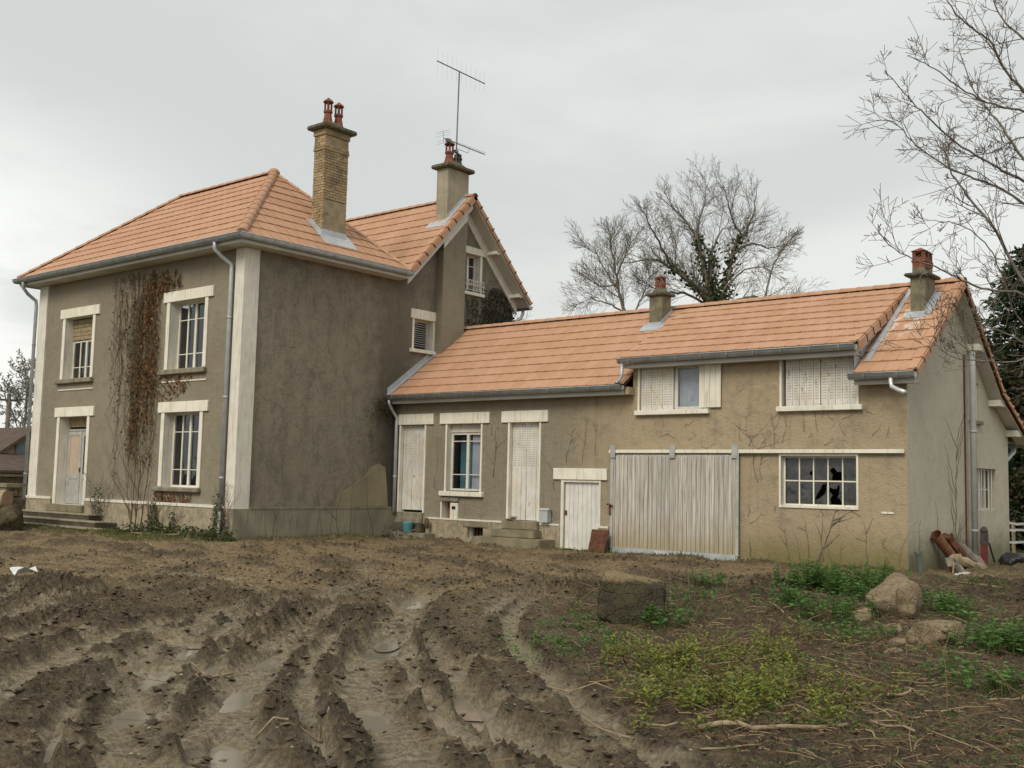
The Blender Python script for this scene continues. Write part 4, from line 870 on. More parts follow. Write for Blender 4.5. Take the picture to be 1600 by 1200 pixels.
# meter niche
nb = trim(G, FW, 'meter_niche', 1.90, 2.50, -.26, .22, -.23, -.22, 'rusty', 0); trim(nb, FW, 'niche_lintel', 1.84, 2.52, .22, .34, -.01, .05, 'conc', .012); trim(nb, FW, 'niche_jamb', 1.86, 1.905, -.25, .22, 0, .03, 'white', 0)
mbx = trim(nb, FW, 'meter_box', 2.22, 2.50, -.25, .19, -.18, .04, 'white', .012); trim(mbx, FW, 'meter_dial', 2.30, 2.43, .02, .10, .04, .05, 'dark', 0)
trim(G, FW, 'vent_lintel', 2.74, 3.62, -.43, -.285, -.05, .085, 'step', .012)
bars = MB()
for i in range(4): bars.tube([FW.p(3.0+i*.12, -.72, -.08), FW.p(3.0+i*.12, -.43, -.08)], .01, 5)
bars.build('vent_bars', M['rust'], G); mb = MB(); FW.box(mb, 2.9, 3.45, -.72, -.43, -.24, -.22); mb.build('vent_void', M['black'], G)
# steps: to the shuttered door, and the low ones by the corner
slab(G, 'step', 3.62, 5.85, 4.72, W-.06, -1.1, -.62, 'step', .02); slab(G, 'step', 4.0, 5.42, 5.02, W-.055, -.619, -.42, 'step', .02); slab(G, 'step', 4.16, 5.34, 5.26, W-.05, -.419, -.20, 'step', .02)
slab(G, 'step', .35, 1.72, 4.95, W-.02, -1.1, -.66, 'conc', .02); slab(G, 'step', .22, 1.30, 5.22, W-.01, -.659, -.42, 'stepd', .02); slab(G, 'step', .22, 1.18, 5.36, W-.005, -.419, -.12, 'conc', .02)
# plank door
trim(G, FW, 'lintel', 5.73, 7.36, .88, 1.16, -.02, .055, 'cream')
fr = MB(); FW.box(fr, 5.97, 6.05, -.95, .88, -.1, .03); FW.box(fr, 7.12, 7.17, -.95, .88, -.1, .028); FW.box(fr, 6.05, 7.12, .82, .88, -.1, .02)
dd = fr.build('plank_door', M['white'], G)
for i in range(8): trim(dd, FW, 'plank', 6.055+i*.133, 6.055+(i+1)*.133-.006, -.86+rng.uniform(0, .04), .82, -.075, -.05+rng.uniform(0, .004), 'wplank', .005)
trim(dd, FW, 'latch', 6.07, 6.12, .0, .12, -.05, -.02, 'rust', .006)
# sliding barn door on its rail
gd = MB(); FW.box(gd, 7.52, 10.88, -.80, 1.50, .045, .06); GD = gd.build('sliding_door', M['plank'], G)
n = 29
for i in range(n):
    a = 7.52+i*3.36/n
    trim(GD, FW, 'plank', a, a+3.36/n-.009, -.72+rng.uniform(-.01, .01), 1.46+rng.uniform(-.01, .015), .06, .078+rng.uniform(0, .007), 'plank', .004)
for a in (7.50, 10.83): trim(GD, FW, 'edge_stile', a, a+.08, -.72, 1.70, .087, .105, 'stile', .004)
for a in (7.50, 9.15, 10.74): trim(GD, FW, 'hanger_strap', a, a+.14, 1.42, 1.72, .106, .125, 'stile', .004)
trim(GD, FW, 'kick_sheet', 7.52, 10.88, -.90, -.70, .062, .092, 'zincl', .004)
mb = MB(); pts = [(8.75, -.70), (9.0, -.745), (9.2, -.75), (9.42, -.74), (9.62, -.705), (9.75, -.70), (9.6, -.86), (9.1, -.88), (8.85, -.82)]; mb.prism([FW.p(a, b, .10+.05*(b < -.8)) for a, b in pts], (0, -.012, 0)); mb.build('torn_sheet', M['zinc'], GD)
mb = MB(); mb.tube([FW.p(7.42, .30, .10), FW.p(7.50, .32, .17), FW.p(7.60, .27, .13)], .022, 6); FW.box(mb, 7.48, 7.54, .05, .30, .10, .12); mb.build('latch', M['rust'], GD)
trim(G, FW, 'door_rail', 7.44, 14.54, 1.535, 1.615, .03, .10, 'cream', .006)
# ---- upper windows
for a, b in ((8.25, 10.0), (11.89, 13.55)):
    trim(G, FW, 'sill', a-.10, b+.14, 2.43, 2.54, -.12, .11, 'cream', .01); trim(G, FW, 'jamb', a-.05, a, 2.54, 3.58, 0, .03, 'cream', 0); trim(G, FW, 'jamb', b, b+.05, 2.54, 3.58, 0, .03, 'cream', 0)
wn = casement(G, FW, 9.17, 9.90, 2.54, 3.58, -.07, 1, (), 'peel', 'glassc', .075); mb = MB(); n = 40; trim(wn, FW, 'closed_leaf', 8.25, 9.17, 2.54, 3.58, -.12, -.08, 'peel', 0); trim(wn, FW, 'edge_post', 9.90, 10.0, 2.54, 3.58, -.12, -.06, 'peel', 0)
for i in range(n):
    a, b = 9.1+.8*i/n, 9.1+.8*(i+1)/n; mb.poly(FW.p(a, 2.6, -.19+.015*math.sin(i*1.3)), FW.p(b, 2.6, -.19+.015*math.sin(i*1.3+1.3)), FW.p(b, 3.55, -.19+.015*math.sin(i*1.3+1.3)), FW.p(a, 3.55, -.19+.015*math.sin(i*1.3)))
mb.build('curtain', M['curtain'], wn)
shutter(G, FW, 8.27, 9.16, 2.55, 3.57, -.02, 'peel', (.12, .9), 6); sh = shutter(G, FW, 9.88, 10.44, 2.57, 3.55, .065, 'cream', (.1, .1), 4)
shutter(G, FW, 11.95, 12.74, 2.55, 3.57, -.05, 'peel', (.14, .9), 5); shutter(G, FW, 12.75, 13.54, 2.55, 3.57, -.055, 'peel', (.14, .9), 5)
# ---- steel window with broken panes
a, b, c, d = oB[2]; fr = MB()
for q in ((a-.04, b+.04, d, d+.05), (a-.04, b+.04, c-.05, c), (a-.04, a, c, d), (b, b+.04, c, d)): FW.box(fr, *q, -.01, .03)
SW = fr.build('window', M['cream'], G); ib = MB(); nn = -.13
FW.box(ib, a, a+.035, c, d, nn-.03, nn); FW.box(ib, b-.035, b, c, d, nn-.03, nn); FW.box(ib, a+.035, b-.035, c, c+.035, nn-.03, nn); FW.box(ib, a+.035, b-.035, d-.035, d, nn-.03, nn)
xs = [a+.035+(b-a-.07)*i/5 for i in range(6)]; zs = [c+.035, (c+d)/2, d-.035]
for x in xs[1:-1]: FW.box(ib, x-.014, x+.014, c+.035, d-.035, nn-.025, nn-.001)
FW.box(ib, a+.035, b-.035, zs[1]-.014, zs[1]+.014, nn-.024, nn-.002); ib.build('glazing_bars', M['cream'], SW)
holes = {(1, 1): [(.80, .22), (.90, .26), (.92, .40), (.84, .44), (.74, .38), (.73, .28)], (3, 1): [(.28, .02), (.96, .02), (.95, .42), (.62, .42), (.36, .62), (.16, .50), (.14, .40), (.30, .30)],
         (2, 0): [(.02, .18), (.30, .22), (.82, .48), (.90, .90), (.62, .86), (.34, .55)], (3, 0): [(.20, .02), (.90, .02), (.88, .20), (.62, .32), (.72, .40), (.80, .92), (.66, .80), (.60, .68), (.08, .72), (.06, .60), (.28, .42), (.12, .22)]}
for i in range(5):
    for j in range(2):
        x0, x1, z0, z1 = xs[i], xs[i+1], zs[j], zs[j+1]; pb = MB(); P = lambda u, v: FW.p(x0+(x1-x0)*u, z0+(z1-z0)*v, nn-.012)
        if (i, j) in holes:      # ring of glass left round the hole
            hp = holes[(i, j)]; bm = bmesh.new(); N_ = 22
            vs = {}
            for uu in range(N_+1):
                for vv in range(N_+1): vs[uu, vv] = bm.verts.new(P(uu/N_, vv/N_))
            hx = [(q[0], q[1]) for q in hp]
            for uu in range(N_):
                for vv in range(N_):
                    cx, cy = np.array([(uu+.5)/N_]), np.array([(vv+.5)/N_])
                    if not inside(cx, cy, hx)[0]: bm.faces.new([vs[uu, vv], vs[uu+1, vv], vs[uu+1, vv+1], vs[uu, vv+1]])
            for v in [v for v in bm.verts if not v.link_faces]: bm.verts.remove(v)
            me = bpy.data.meshes.new('broken_pane'); bm.to_mesh(me); bm.free(); me.transform(Matrix.Translation(-OFF[G.name])); me.materials.append(M['glassd'])
            o = bpy.data.objects.new('broken_pane', me); COL.objects.link(o); o.parent = SW
        else: pb.poly(P(0, 0), P(1, 0), P(1, 1), P(0, 1)); pb.build('pane', M['glassd'], SW)
trim(G, FW, 'wall_anchor', 14.05, 14.30, .32, .36, 0, .02, 'cream', .004)
# ---- gable end details
wn = casement(G, FG, 9.76, 11.42, .38, 1.36, -.15, 4, (.5,), 'white', 'glassd', .045)
bars = MB()
for i in range(6): bars.tube([FG.p(9.9+i*.26, .38, -.05), FG.p(9.9+i*.26, 1.36, -.05)], .014, 5)
bars.build('window_bars', M['white'], wn)
shutter(G, FG, 9.45, 10.15, 2.45, 3.33, -.04, 'wplank', (.3, .32), 3); trim(G, FG, 'sill', 9.38, 10.24, 2.36, 2.45, -.1, .08, 'conc', .01)
pipe(G, [(XW+.14, 9.22, 3.98), (XW+.14, 9.22, 3.5), (XW+.14, 9.22, -.95)], .068, 'greyp', 'flue_pipe')
mb = MB(); mb.tube([(XW+.02, 9.02, 3.9), (XW+.02, 9.02, -.8)], .018, 5); mb.build('cable', M['rust'], G)
gutter(G, (.1, 13.32, 2.08), (14.9, 13.32, 2.08), (0, 1, 0)); pipe(G, [(14.5, 13.3, 2.0), (14.5, 13.25, 1.85), (14.45, 12.75, 1.62), (14.45, 12.6, 1.4), (14.45, 12.6, -.9)], .06, 'zincl')
# ---- wing chimneys
CH = slab(G, 'chimney', 7.18, 7.60, 7.46, 7.86, 4.5, 5.70, 'chst2', .012); slab(CH, 'cap_slab', 7.09, 7.69, 7.37, 7.95, 5.70, 5.78, 'capst', .02)
mb = MB(); mb.lathe((7.39, 7.66, 5.78), [(.26, 0), (.15, .12)], 8); mb.build('flaunching', M['capst'], CH); square_pot(CH, (7.39, 7.66, 5.84), .44, .10)
fl = MB(); flash_quad(fl, (0, 5.08, ew), (1, 0, 0), (0, 3.07, 2.25), 7.06, 7.72, 2.62, 2.98, .085); fl.prism([(7.605, 7.38, 4.86), (7.605, 7.38, 5.02), (7.605, 7.9, 5.40), (7.605, 7.9, 5.2)], (.012, 0, 0)); fl.prism([(7.14, 7.452, 4.84), (7.64, 7.452, 4.84), (7.64, 7.452, 5.0), (7.14, 7.452, 5.0)], (0, -.01, 0)); fl.build('flashing', M['zincl'], CH)
CH = slab(G, 'chimney', 14.10, 14.43, 7.05, 7.64, 4.3, 5.42, 'chst2', .012); slab(CH, 'cap_slab', 14.00, 14.53, 6.93, 7.76, 5.42, 5.49, 'capst', .02)
mb = MB(); mb.box((14.13, 7.10, 5.49), (14.40, 7.58, 5.62)); mb.build('pot_base', M['chst2'], CH); square_pot(CH, (14.265, 7.24, 5.60), .48, .135); square_pot(CH, (14.265, 7.50, 5.60), .48, .125)
fl = MB(); flash_quad(fl, (13.6, 5.08, ew), (1, 0, 0), (0, 3.07, 2.25), .46, .90, 2.18, 2.46, .085); flash_quad(fl, (13.6, 5.08, ew), (1, 0, 0), (0, 3.07, 2.25), .84, .98, 2.3, 3.3, .085)
fl.prism([(14.433, 7.0, 4.56), (14.433, 7.0, 4.72), (14.433, 7.7, 5.22), (14.433, 7.7, 5.04)], (.012, 0, 0)); fl.build('flashing', M['zincl'], CH)

# ================================================================== PLANTS ON THE WALLS
def leaf(mb, p, n, up, l, wd):         # one folded diamond leaf
    p, n, up = Vector(p), Vector(n), Vector(up); s = up.cross(n)
    s = s.normalized() if s.length > 1e-6 else n.orthogonal().normalized(); up = up.normalized()
    a, b = p+up*l*.45+s*wd*.5+n*wd*.14, p+up*l*.45-s*wd*.5+n*wd*.14; i = len(mb.v)
    mb.v += [tuple(p), tuple(a), tuple(p+up*l), tuple(b)]; mb.f += [(i, i+1, i+2), (i, i+2, i+3)]
def rv(sc=1.): return Vector((rng.gauss(0, 1), rng.gauss(0, 1), rng.gauss(0, 1)))*sc
def pin(poly, a, b):
    r = False
    for (x0, y0), (x1, y1) in zip(poly, poly[1:]+poly[:1]):
        if (y0 > b) != (y1 > b) and a < (x1-x0)*(b-y0)/(y1-y0)+x0: r = not r
    return r
def wall_leaves(F, poly, n, size, dens=None, thick=.12, droop=.8, n0=.015):
    mb = MB(); xs = [q[0] for q in poly]; zs = [q[1] for q in poly]; c = 0; tries = 0
    while c < n and tries < n*30:
        tries += 1; a, z = rng.uniform(min(xs), max(xs)), rng.uniform(min(zs), max(zs))
        if not pin(poly, a, z) or (dens and rng.random() > dens(a, z)): continue
        c += 1; nn = (F.N+rv(.45)).normalized(); up = (-F.Z*droop+F.S*rng.gauss(0, .6)+F.N*rng.gauss(0, .2)).normalized(); sz = size*rng.uniform(.6, 1.4)
        leaf(mb, F.p(a, z, n0+rng.random()**2*thick), nn, up, sz, sz*.8)
    return mb
def creep(mb, F, s, z, ang, L, r, lev, n0=.012, zmin=-.85, zmax=9, wob=.28, lim=None):
    a0 = ang
    pts = []; step = .07; k_ = max(3, int(L/step)); 
    for i in range(k_):
        pts.append(F.p(s, z, n0+.008*math.sin(i*.9))); ang += rng.gauss(0, wob)+.18*(a0-ang); s += math.cos(ang)*step; z += math.sin(ang)*step
        if not (zmin < z < zmax) or (lim and not lim[0] < s < lim[1]): break
        if lev > 0 and i > 2 and rng.random() < .16: creep(mb, F, s, z, ang+rng.choice((-1, 1))*rng.uniform(.4, 1.), L*rng.uniform(.25, .55), r*.65, lev-1, n0, zmin, zmax, wob, lim)
    if len(pts) > 2: mb.tube(pts, [r*(1-.7*i/len(pts)) for i in range(len(pts))], 4, False)
dense = [(-4.33, 6.40), (-2.58, 6.45), (-2.71, 5.73), (-3.55, 4.9), (-3.62, 3.87), (-3.60, 2.5), (-3.60, .45), (-4.68, .43), (-4.8, 1.65), (-5.1, 2.91), (-4.5, 3.93), (-4.3, 5.35)]
sparse = [(-5.97, 6.40), (-4.17, 6.45), (-3.7, 3.93), (-3.65, .5), (-5.83, .4), (-6.39, 4.05)]
V = thing('dead_creeper', (-4.4, -.08, -.8), 'dead brown creeper hanging over the house front between the windows', 'creeper')
mb = MB()
for i in range(22):
    a = rng.uniform(-6.0, -3.6); z = rng.uniform(5.2, 6.4); creep(mb, FF, a, z, -math.pi/2+rng.gauss(0, .1), rng.uniform(1.2, 4.6), rng.uniform(.004, .008), 1, .02, .1, 6.45, .10, (-6.4, -3.45))
for i in range(3): creep(mb, FF, rng.uniform(-5.0, -3.8), -.75, math.pi/2+rng.gauss(0, .08), 7, .013, 1, .09, -.85, 6.4, .08, (-6.2, -3.45))
mb.build('stems', M['vine'], V, kind='stuff')
def strands(n, xr, ztop, lenr, dens, size, jit):
    lv = MB(); st_ = MB()
    for _ in range(n):
        a = xr(); z = ztop(a); L = rng.uniform(*lenr); a0 = a; pts = []; m_ = int(L/.06)
        for i in range(m_):
            if z < .12: break
            pts.append(FF.p(a, z, .02+.02*rng.random())); a += rng.gauss(0, .014)+.02*(a0-a); z -= .06
            if -3.62 < a < -1.2 and (.3 < z < 2.72 or 3.38 < z < 5.72): break
            for _k in range(3):
                if rng.random() < dens*(1-.5*i/m_):
                    sz = size*rng.choice((.5, .7, 1., 1.3))*rng.uniform(.8, 1.2); leaf(lv, FF.p(a+rng.gauss(0, jit), z+rng.gauss(0, .03), .02+abs(rng.gauss(0, .05))), (FF.N+rv(.5)).normalized(), -FF.Z+FF.S*rng.gauss(0, .7)+FF.N*rng.gauss(0, .25), sz, sz*rng.uniform(.5, .9))
        if len(pts) > 3: st_.tube(pts, [.006*(1-.6*i/len(pts)) for i in range(len(pts))], 4, False)
    return lv, st_
lv, st_ = strands(52, lambda: rng.uniform(-4.4, -2.75), lambda a: 6.42-rng.random()*.5, (.5, 1.8), .50, .078, .04); lv.build('leaves', M['ivyd'], V, kind='stuff'); st_.build('vine_stems', M['vine'], V, kind='stuff')
lv, st_ = strands(30, lambda: rng.gauss(-4.05, .28), lambda a: rng.uniform(3.6, 5.6), (1., 3.8), .42, .075, .06); lv.build('leaves', M['ivyd'], V, kind='stuff'); st_.build('vine_stems', M['vine'], V, kind='stuff')
lv, st_ = strands(60, lambda: rng.choice((rng.gauss(-5.0, .55), rng.uniform(-6.1, -4.0), rng.gauss(-4.6, .3))), lambda a: 6.4-rng.random()**2*2.6, (.9, 4.6), .22, .06, .05); lv.build('withered_leaves', M['ivyb'], V, kind='stuff'); st_.build('vine_stems', M['vine'], V, kind='stuff')
lv, st_ = strands(10, lambda: rng.gauss(-4.65, .15), lambda a: rng.uniform(2.2, 2.9), (.6, 1.4), .45, .075, .06); lv.build('leaves', M['ivyd'], V, kind='stuff'); st_.build('vine_stems', M['vine'], V, kind='stuff')
wall_leaves(FF, [(-3.55, 3.42), (-2.0, 3.36), (-2.3, 2.98), (-3.3, 2.72), (-4.2, 3.0)], 190, .075, None, .04).build('sill_leaves', M['ivyd'], V, kind='stuff')
wall_leaves(FF, [(-3.5, .32), (-1.7, .32), (-1.9, .1), (-3.6, .0)], 130, .08, None, .05).build('lower_leaves', M['ivyd'], V, kind='stuff')
V = thing('dark_ivy', (.1, 9.4, 5.4), 'dark withered ivy on the gable wall right of its little balcony window', 'ivy')
pg = [(8.25, 5.3), (8.3, 6.45), (9.1, 6.5), (9.45, 7.0), (9.9, 6.95), (10.4, 6.6), (10.62, 5.9), (10.6, 5.2)]
mb = MB()
for i in range(40): creep(mb, FS, rng.uniform(8.3, 10.5), 5.2, math.pi/2+rng.gauss(0, .35), rng.uniform(.8, 1.9), .010, 2, .03, 5, 7.05, .2)
mb.build('stems', M['twig'], V, kind='stuff'); wall_leaves(FS, pg, 1900, .075, lambda a, z: .2 if a < 9.0 else (.9 if z < 6.3 else .6), .07).build('leaves', M['ivyk'], V, kind='stuff')
for xs_, zt, lab, n in (((-6.35, -5.95), .55, 'narrow column of green ivy on the plinth beside the front steps', 260), ((-3.6, -3.0), .05, 'ivy sprig climbing the plinth under the ground-floor front window', 300), ((-2.55, -2.35), -.2, 'short ivy tuft low on the plinth left of the downpipe', 90), ((-.75, -.1), .35, 'dark ivy tangle round the foot of the corner downpipe', 420)):
    V = thing('ivy_plant', ((xs_[0]+xs_[1])/2, -.15, -.83), lab, 'ivy'); mb = MB()
    for i in range(9): creep(mb, FF, rng.uniform(*xs_), -.85, math.pi/2+rng.gauss(0, .2), zt+1.0, .009, 2, .10, -.9, zt+.3, .2)
    mb.build('stems', M['twig'], V, kind='stuff'); a, b = xs_
    wall_leaves(FF, [(a-.1, -.88), (b+.1, -.88), ((a+b)/2+.1, zt), ((a+b)/2-.1, zt)], n, .06, None, .16, .3, .08).build('leaves', M['ivyg'], V, kind='stuff')
V = thing('ground_ivy', (-2.6, -.4, -.83), 'low dark ivy spreading on the ground along the house front', 'ivy'); mb = MB()
for i in range(1500):
    a = rng.uniform(-4.2, .3); q = -.12-rng.random()**2*.7; z = gz(a, q)+rng.random()**2*.28 if i % 5 == 0 else -.83+rng.random()**2*.28
    leaf(mb, (a, q, z), (rv(.5)+Vector((0, 0, 1))).normalized(), rv(), .08, .065)
mb.build('leaves', M['ivyg'], V, kind='stuff')
V = thing('bare_creeper', (.06, 3.0, -.8), 'thin bare creeper stems tracing up the shaded side wall', 'creeper'); mb = MB()
for y, h, r in ((1.15, 1.6, .018), (2.75, 1.5, .013), (3.05, .9, .010), (3.35, 1.7, .016), (3.75, 2.4, .012), (1.7, 1.0, .009), (4.6, 2.8, .014), (.9, 2.4, .008)): creep(mb, FS, y, -.8, math.pi/2+rng.gauss(0, .08), h*1.2, r*.55, 1, .085, -.85, 5, .09)
for i in range(26): creep(mb, FS, rng.uniform(.6, 5.2), rng.uniform(.6, 5.6), rng.uniform(.6, 2.5), rng.uniform(.5, 1.6), .0035, 2, .005, .05, 6.3, .25)
mb.build('stems', M['twig'], V, kind='stuff')
V = thing('bare_creeper', (11.6, 5.38, -.8), 'dead twiggy creeper on the ochre wall around the broken window', 'creeper'); mb = MB()
for x, z0, h, r in ((11.33, .9, 1.6, .008), (11.42, .95, 1.2, .006), (11.1, 1.7, .9, .005), (11.7, 1.7, 1.1, .007), (11.9, 1.75, .8, .005), (12.4, 2.0, .5, .008), (12.7, 2.0, .45, .008), (13.3, 1.9, .5, .006), (12.0, 2.1, .5, .007), (10.9, 1.8, .7, .006)): creep(mb, FW, x, z0, math.pi/2+rng.gauss(0, .25), h*1.1, r*.8, 2, .010, -.85, 2.42, .16)
for x, h, r in ((11.15, .5, .016), (11.6, .25, .009), (12.05, .75, .010), (12.5, .85, .014), (12.72, 1.1, .018), (12.82, .95, .014), (13.2, .5, .008), (13.75, .95, .012), (14.2, .6, .007), (12.3, .7, .008), (14.4, .9, .006), (13.0, .8, .008)): creep(mb, FW, x, -.72, math.pi/2+rng.gauss(0, .12), h*1.1, r*.75, 1, .010, -.85, 1.4, .10)
for i in range(34): creep(mb, FW, rng.uniform(8.2, 14.3), rng.choice((rng.uniform(1.7, 2.4), rng.uniform(1.75, 3.4), rng.uniform(-.6, .3))), rng.uniform(0, 3.14), rng.uniform(.12, .5), .0045, 1, .006, -.8, 3.5, .4)
mb.build('stems', M['twig'], V, kind='stuff')
V = thing('bare_creeper', (5.2, 5.38, -.8), 'faint dry creeper traces on the wall between shutters and barn door', 'creeper'); mb = MB()
for x, z0, h, r in ((3.72, .9, 1.4, .016), (3.62, 2.0, .5, .010), (5.75, .6, 1.3, .012), (6.1, 1.3, 1.2, .010), (6.6, 1.3, 1.4, .009), (1.6, .6, 1.2, .008), (7.0, 1.5, 1.0, .009), (3.8, 1.6, .9, .01)): creep(mb, FW, x, z0, math.pi/2+rng.gauss(0, .1), h, r*.55, 2, .008, -.2, 2.8, .12)
mb.build('stems', M['twig'], V, kind='stuff')
V = thing('bare_creeper', (XW+.05, 7.0, -.8), 'pale bare creeper stems on the grey end wall below the gable', 'creeper'); mb = MB()
for y, h, r in ((8.25, 2.8, .010), (6.0, 1.0, .007), (7.2, 1.5, .007), (8.6, 1.2, .008)): creep(mb, FG, y, -.8, math.pi/2, h, r, 1, .012, -.85, 4, .05)
mb.build('stems', M['twig'], V, kind='stuff')
V = thing('moss_clump', (.2, 5.0, 2.4), 'dark dead plant clump in the corner where the wing gutter meets the wall', 'plant'); mb = MB()
for i in range(320): leaf(mb, Vector((.03, 4.85, 2.75))+Vector((abs(rng.gauss(0, .05)), rng.gauss(0, .22), rng.gauss(0, .18))), rv(), rv(), .09, .03)
mb.build('leaves', M['ivyb'], V, kind='stuff')

# ================================================================== THINGS IN THE YARD
def boulder(name, c, size, seed, m, label, boxy=0., rot=0., tilt=0.):
    r_ = random.Random(seed); bm = bmesh.new(); bmesh.ops.create_icosphere(bm, subdivisions=4, radius=1.)
    planes = [] if boxy else [(Vector((r_.gauss(0, 1), r_.gauss(0, 1), r_.gauss(0, .8))).normalized(), r_.uniform(.55, .85)) for _ in range(12)]
    if boxy: planes += [(Vector(q), boxy) for q in ((1, 0, .05), (-1, .05, 0), (0, 1, 0), (0, -1, .1), (.05, 0, 1))]
    from mathutils import noise as mn
    for v in bm.verts:
        p = v.co.copy()
        for n_, d_ in planes:
            t = p.dot(n_)
            if t > d_: p -= n_*(t-d_)*.92
        p += p.normalized()*(mn.fractal(p*1.7+Vector((seed, 0, 0)), 1., 2., 4)*.10+mn.fractal(p*5+Vector((0, seed, 0)), .8, 2., 4)*.05)
        v.co = p
    bm.transform(Matrix.Rotation(rot, 4, 'Z') @ Matrix.Rotation(tilt, 4, 'Y') @ Matrix.Diagonal((*size, 1)))
    me = bpy.data.meshes.new(name); bm.to_mesh(me); bm.free(); me.materials.append(M[m]); me.polygons.foreach_set('use_smooth', [True]*len(me.polygons))
    o = bpy.data.objects.new(name, me); COL.objects.link(o); o.location = c; return tag(o, label, 'rock')
boulder('stone_block', (15.22, -5.42, -.57), (.58, .44, .44), 11, 'block', 'squared mossy stone block with a pale chipped top edge', .60, .62, .13)
boulder('boulder', (17.36, -3.0, -.56), (.36, .33, .36), 4, 'rock', 'tall rounded tan boulder standing behind the flatter one', 0, .5)
boulder('boulder', (18.40, -4.45, -.72), (.34, .26, .21), 8, 'rock', 'flat pale boulder tilted in front of the tall one', 0, .9, -.25)
for p, sz, sd, lab in (((17.72, -3.9, -.80), .12, 3, 'small mossy stone below the tall boulder'), ((18.1, -4.75, -.82), .11, 5, 'small square stone left of the flat pale boulder'), ((18.35, -5.6, -.84), .13, 6, 'half-buried pale stone in the litter nearest the camera'), ((17.2, -3.45, -.72), .14, 9, 'small stone wedged under the left of the tall boulder'), ((.75, -2.79, -.82), .10, 12, 'little white stone alone on the bare yard near the house')):
    boulder('stone', p, (sz*1.3, sz, sz*.8), sd, 'rock' if 'white' not in lab else 'whitep', lab)
def stick(pts, r, label, group=None, m='bigstick'):
    P = []
    for a, b in zip(pts[:-1], pts[1:]):
        for j in range(3):
            t = j/3; x, y = a[0]+(b[0]-a[0])*t, a[1]+(b[1]-a[1])*t; P.append((x+rng.gauss(0, .012), y+rng.gauss(0, .012)))
    P.append(pts[-1]); q = [(x, y, gz(x, y)+r*.8+.012+rng.uniform(0, .02)) for x, y in P]
    mb = MB(); mb.tube(q, [r*(1-.35*i/len(q)) for i in range(len(q))], 6); b = Vector(q[0]); o = mb.build('stick', M[m], None, True); rebase(o, b); return tag(o, label, 'stick', group)
stick([(18.65, -9.85), (18.93, -9.62), (19.31, -9.04)], .020, 'long straight grey stick lying flat, the longest on the ground')
stick([(18.30, -8.17), (18.50, -8.55), (18.80, -8.83), (19.04, -8.88)], .013, 'crooked pale stick just left above the long straight stick')
stick([(19.11, -7.68), (19.13, -7.84), (19.26, -7.72), (19.30, -7.53)], .013, 'forked curled bright stick in the bare patch below the boulders')
stick([(18.98, -8.17), (19.2, -8.36)], .012, 'short bright broken stick left of the curled one'); stick([(19.39, -8.79), (19.70, -8.87)], .012, 'short orange stick low on the right side of the weeds')
stick([(15.2, -2.19), (15.9, -3.4), (16.54, -4.19)], .014, 'slanting pale stick between the mossy block and the boulders')
for q, lab in (([(18.23, -9.98), (18.49, -9.85)], 'short pale stick left of the long straight stick'), ([(19.39, -9.06), (19.58, -9.24)], 'thin pale stick slanting off the right end of the long stick'), ([(18.89, -10.28), (19.15, -9.97)], 'curved thin stick nearest the bottom edge under the long stick'), ([(17.87, -10.07), (18.38, -10.21)], 'thin stick along the edge of the right-hand wheel rut'),
    ([(19.75, -7.36), (19.93, -7.17)], 'pale stick touching the right picture edge'), ([(16.87, .58), (16.14, 1.4)], 'thin stick behind the tall boulder toward the end wall'), ([(17.6, -5.2), (17.1, -4.4)], 'thin stick pointing at the foot of the tall boulder'), ([(18.9, -7.1), (19.2, -6.9)], 'thin stick above the curled bright stick'),
    ([(18.3, -6.9), (18.55, -7.2)], 'small stick between the yellow weed mats'), ([(17.0, -9.3), (17.5, -9.1)], 'dark stick left of the wide yellow weed mat'), ([(19.5, -8.1), (19.75, -7.9)], 'small stick right of the curled bright stick'), ([(16.3, -6.9), (16.9, -6.6)], 'dark stick in front of the mossy block'), ([(17.9, -6.3), (18.3, -6.5)], 'thin stick below the half-buried pale stone'), ([(19.2, -8.5), (19.45, -8.4)], 'short stick below the curled bright stick')):
    stick(q, rng.uniform(.006, .011), lab, 'dry sticks scattered in the litter')
stick([(14.3, -10.75), (14.5, -10.45)], .010, 'pale twig lying across the left-hand ruts', None); stick([(16.55, -11.8), (16.85, -11.55), (16.8, -11.4)], .008, 'thin curved straw stem standing out in the nearest rut')
stick([(16.9, 3.2), (16.0, 3.7)], .02, 'pale stick on the ground right of the farm wall')

# ---- weeds
def tuft(mb, x, y, h, n, spread, size, z=None):
    z = gz(x, y) if z is None else z
    for i in range(n):
        a, d_ = rng.random()*6.283, spread*math.sqrt(rng.random()); hh = h*rng.random()**.7*(1-.5*d_/spread); out = Vector((math.cos(a), math.sin(a), 0))
        p = Vector((x, y, z))+out*d_+Vector((0, 0, hh)); leaf(mb, p, (Vector((0, 0, 1))+rv(.35)+out*.3).normalized(), (out+rv(.35)+Vector((0, 0, rng.uniform(-.1, .6)))), size*rng.uniform(.6, 1.3), size*.55)
def nettle(mb, x, y, h, size):
    z = gz(x, y); lean = Vector((rng.gauss(0, .12), rng.gauss(0, .12), 1)).normalized(); p0 = Vector((x, y, z)); mb.tube([p0, p0+lean*h], [.006, .003], 3, False); k_ = int(h/.045); a = rng.random()*6
    for i in range(2, k_+1):
        p = p0+lean*(h*i/k_); a += 1.57
        for s in (0, math.pi):
            out = Vector((math.cos(a+s), math.sin(a+s), .15)); sz = size*(1.15-.6*i/k_)*rng.uniform(.8, 1.2); leaf(mb, p, (Vector((0, 0, 1))+out*.4+rv(.15)).normalized(), out+rv(.15), sz, sz*.62)
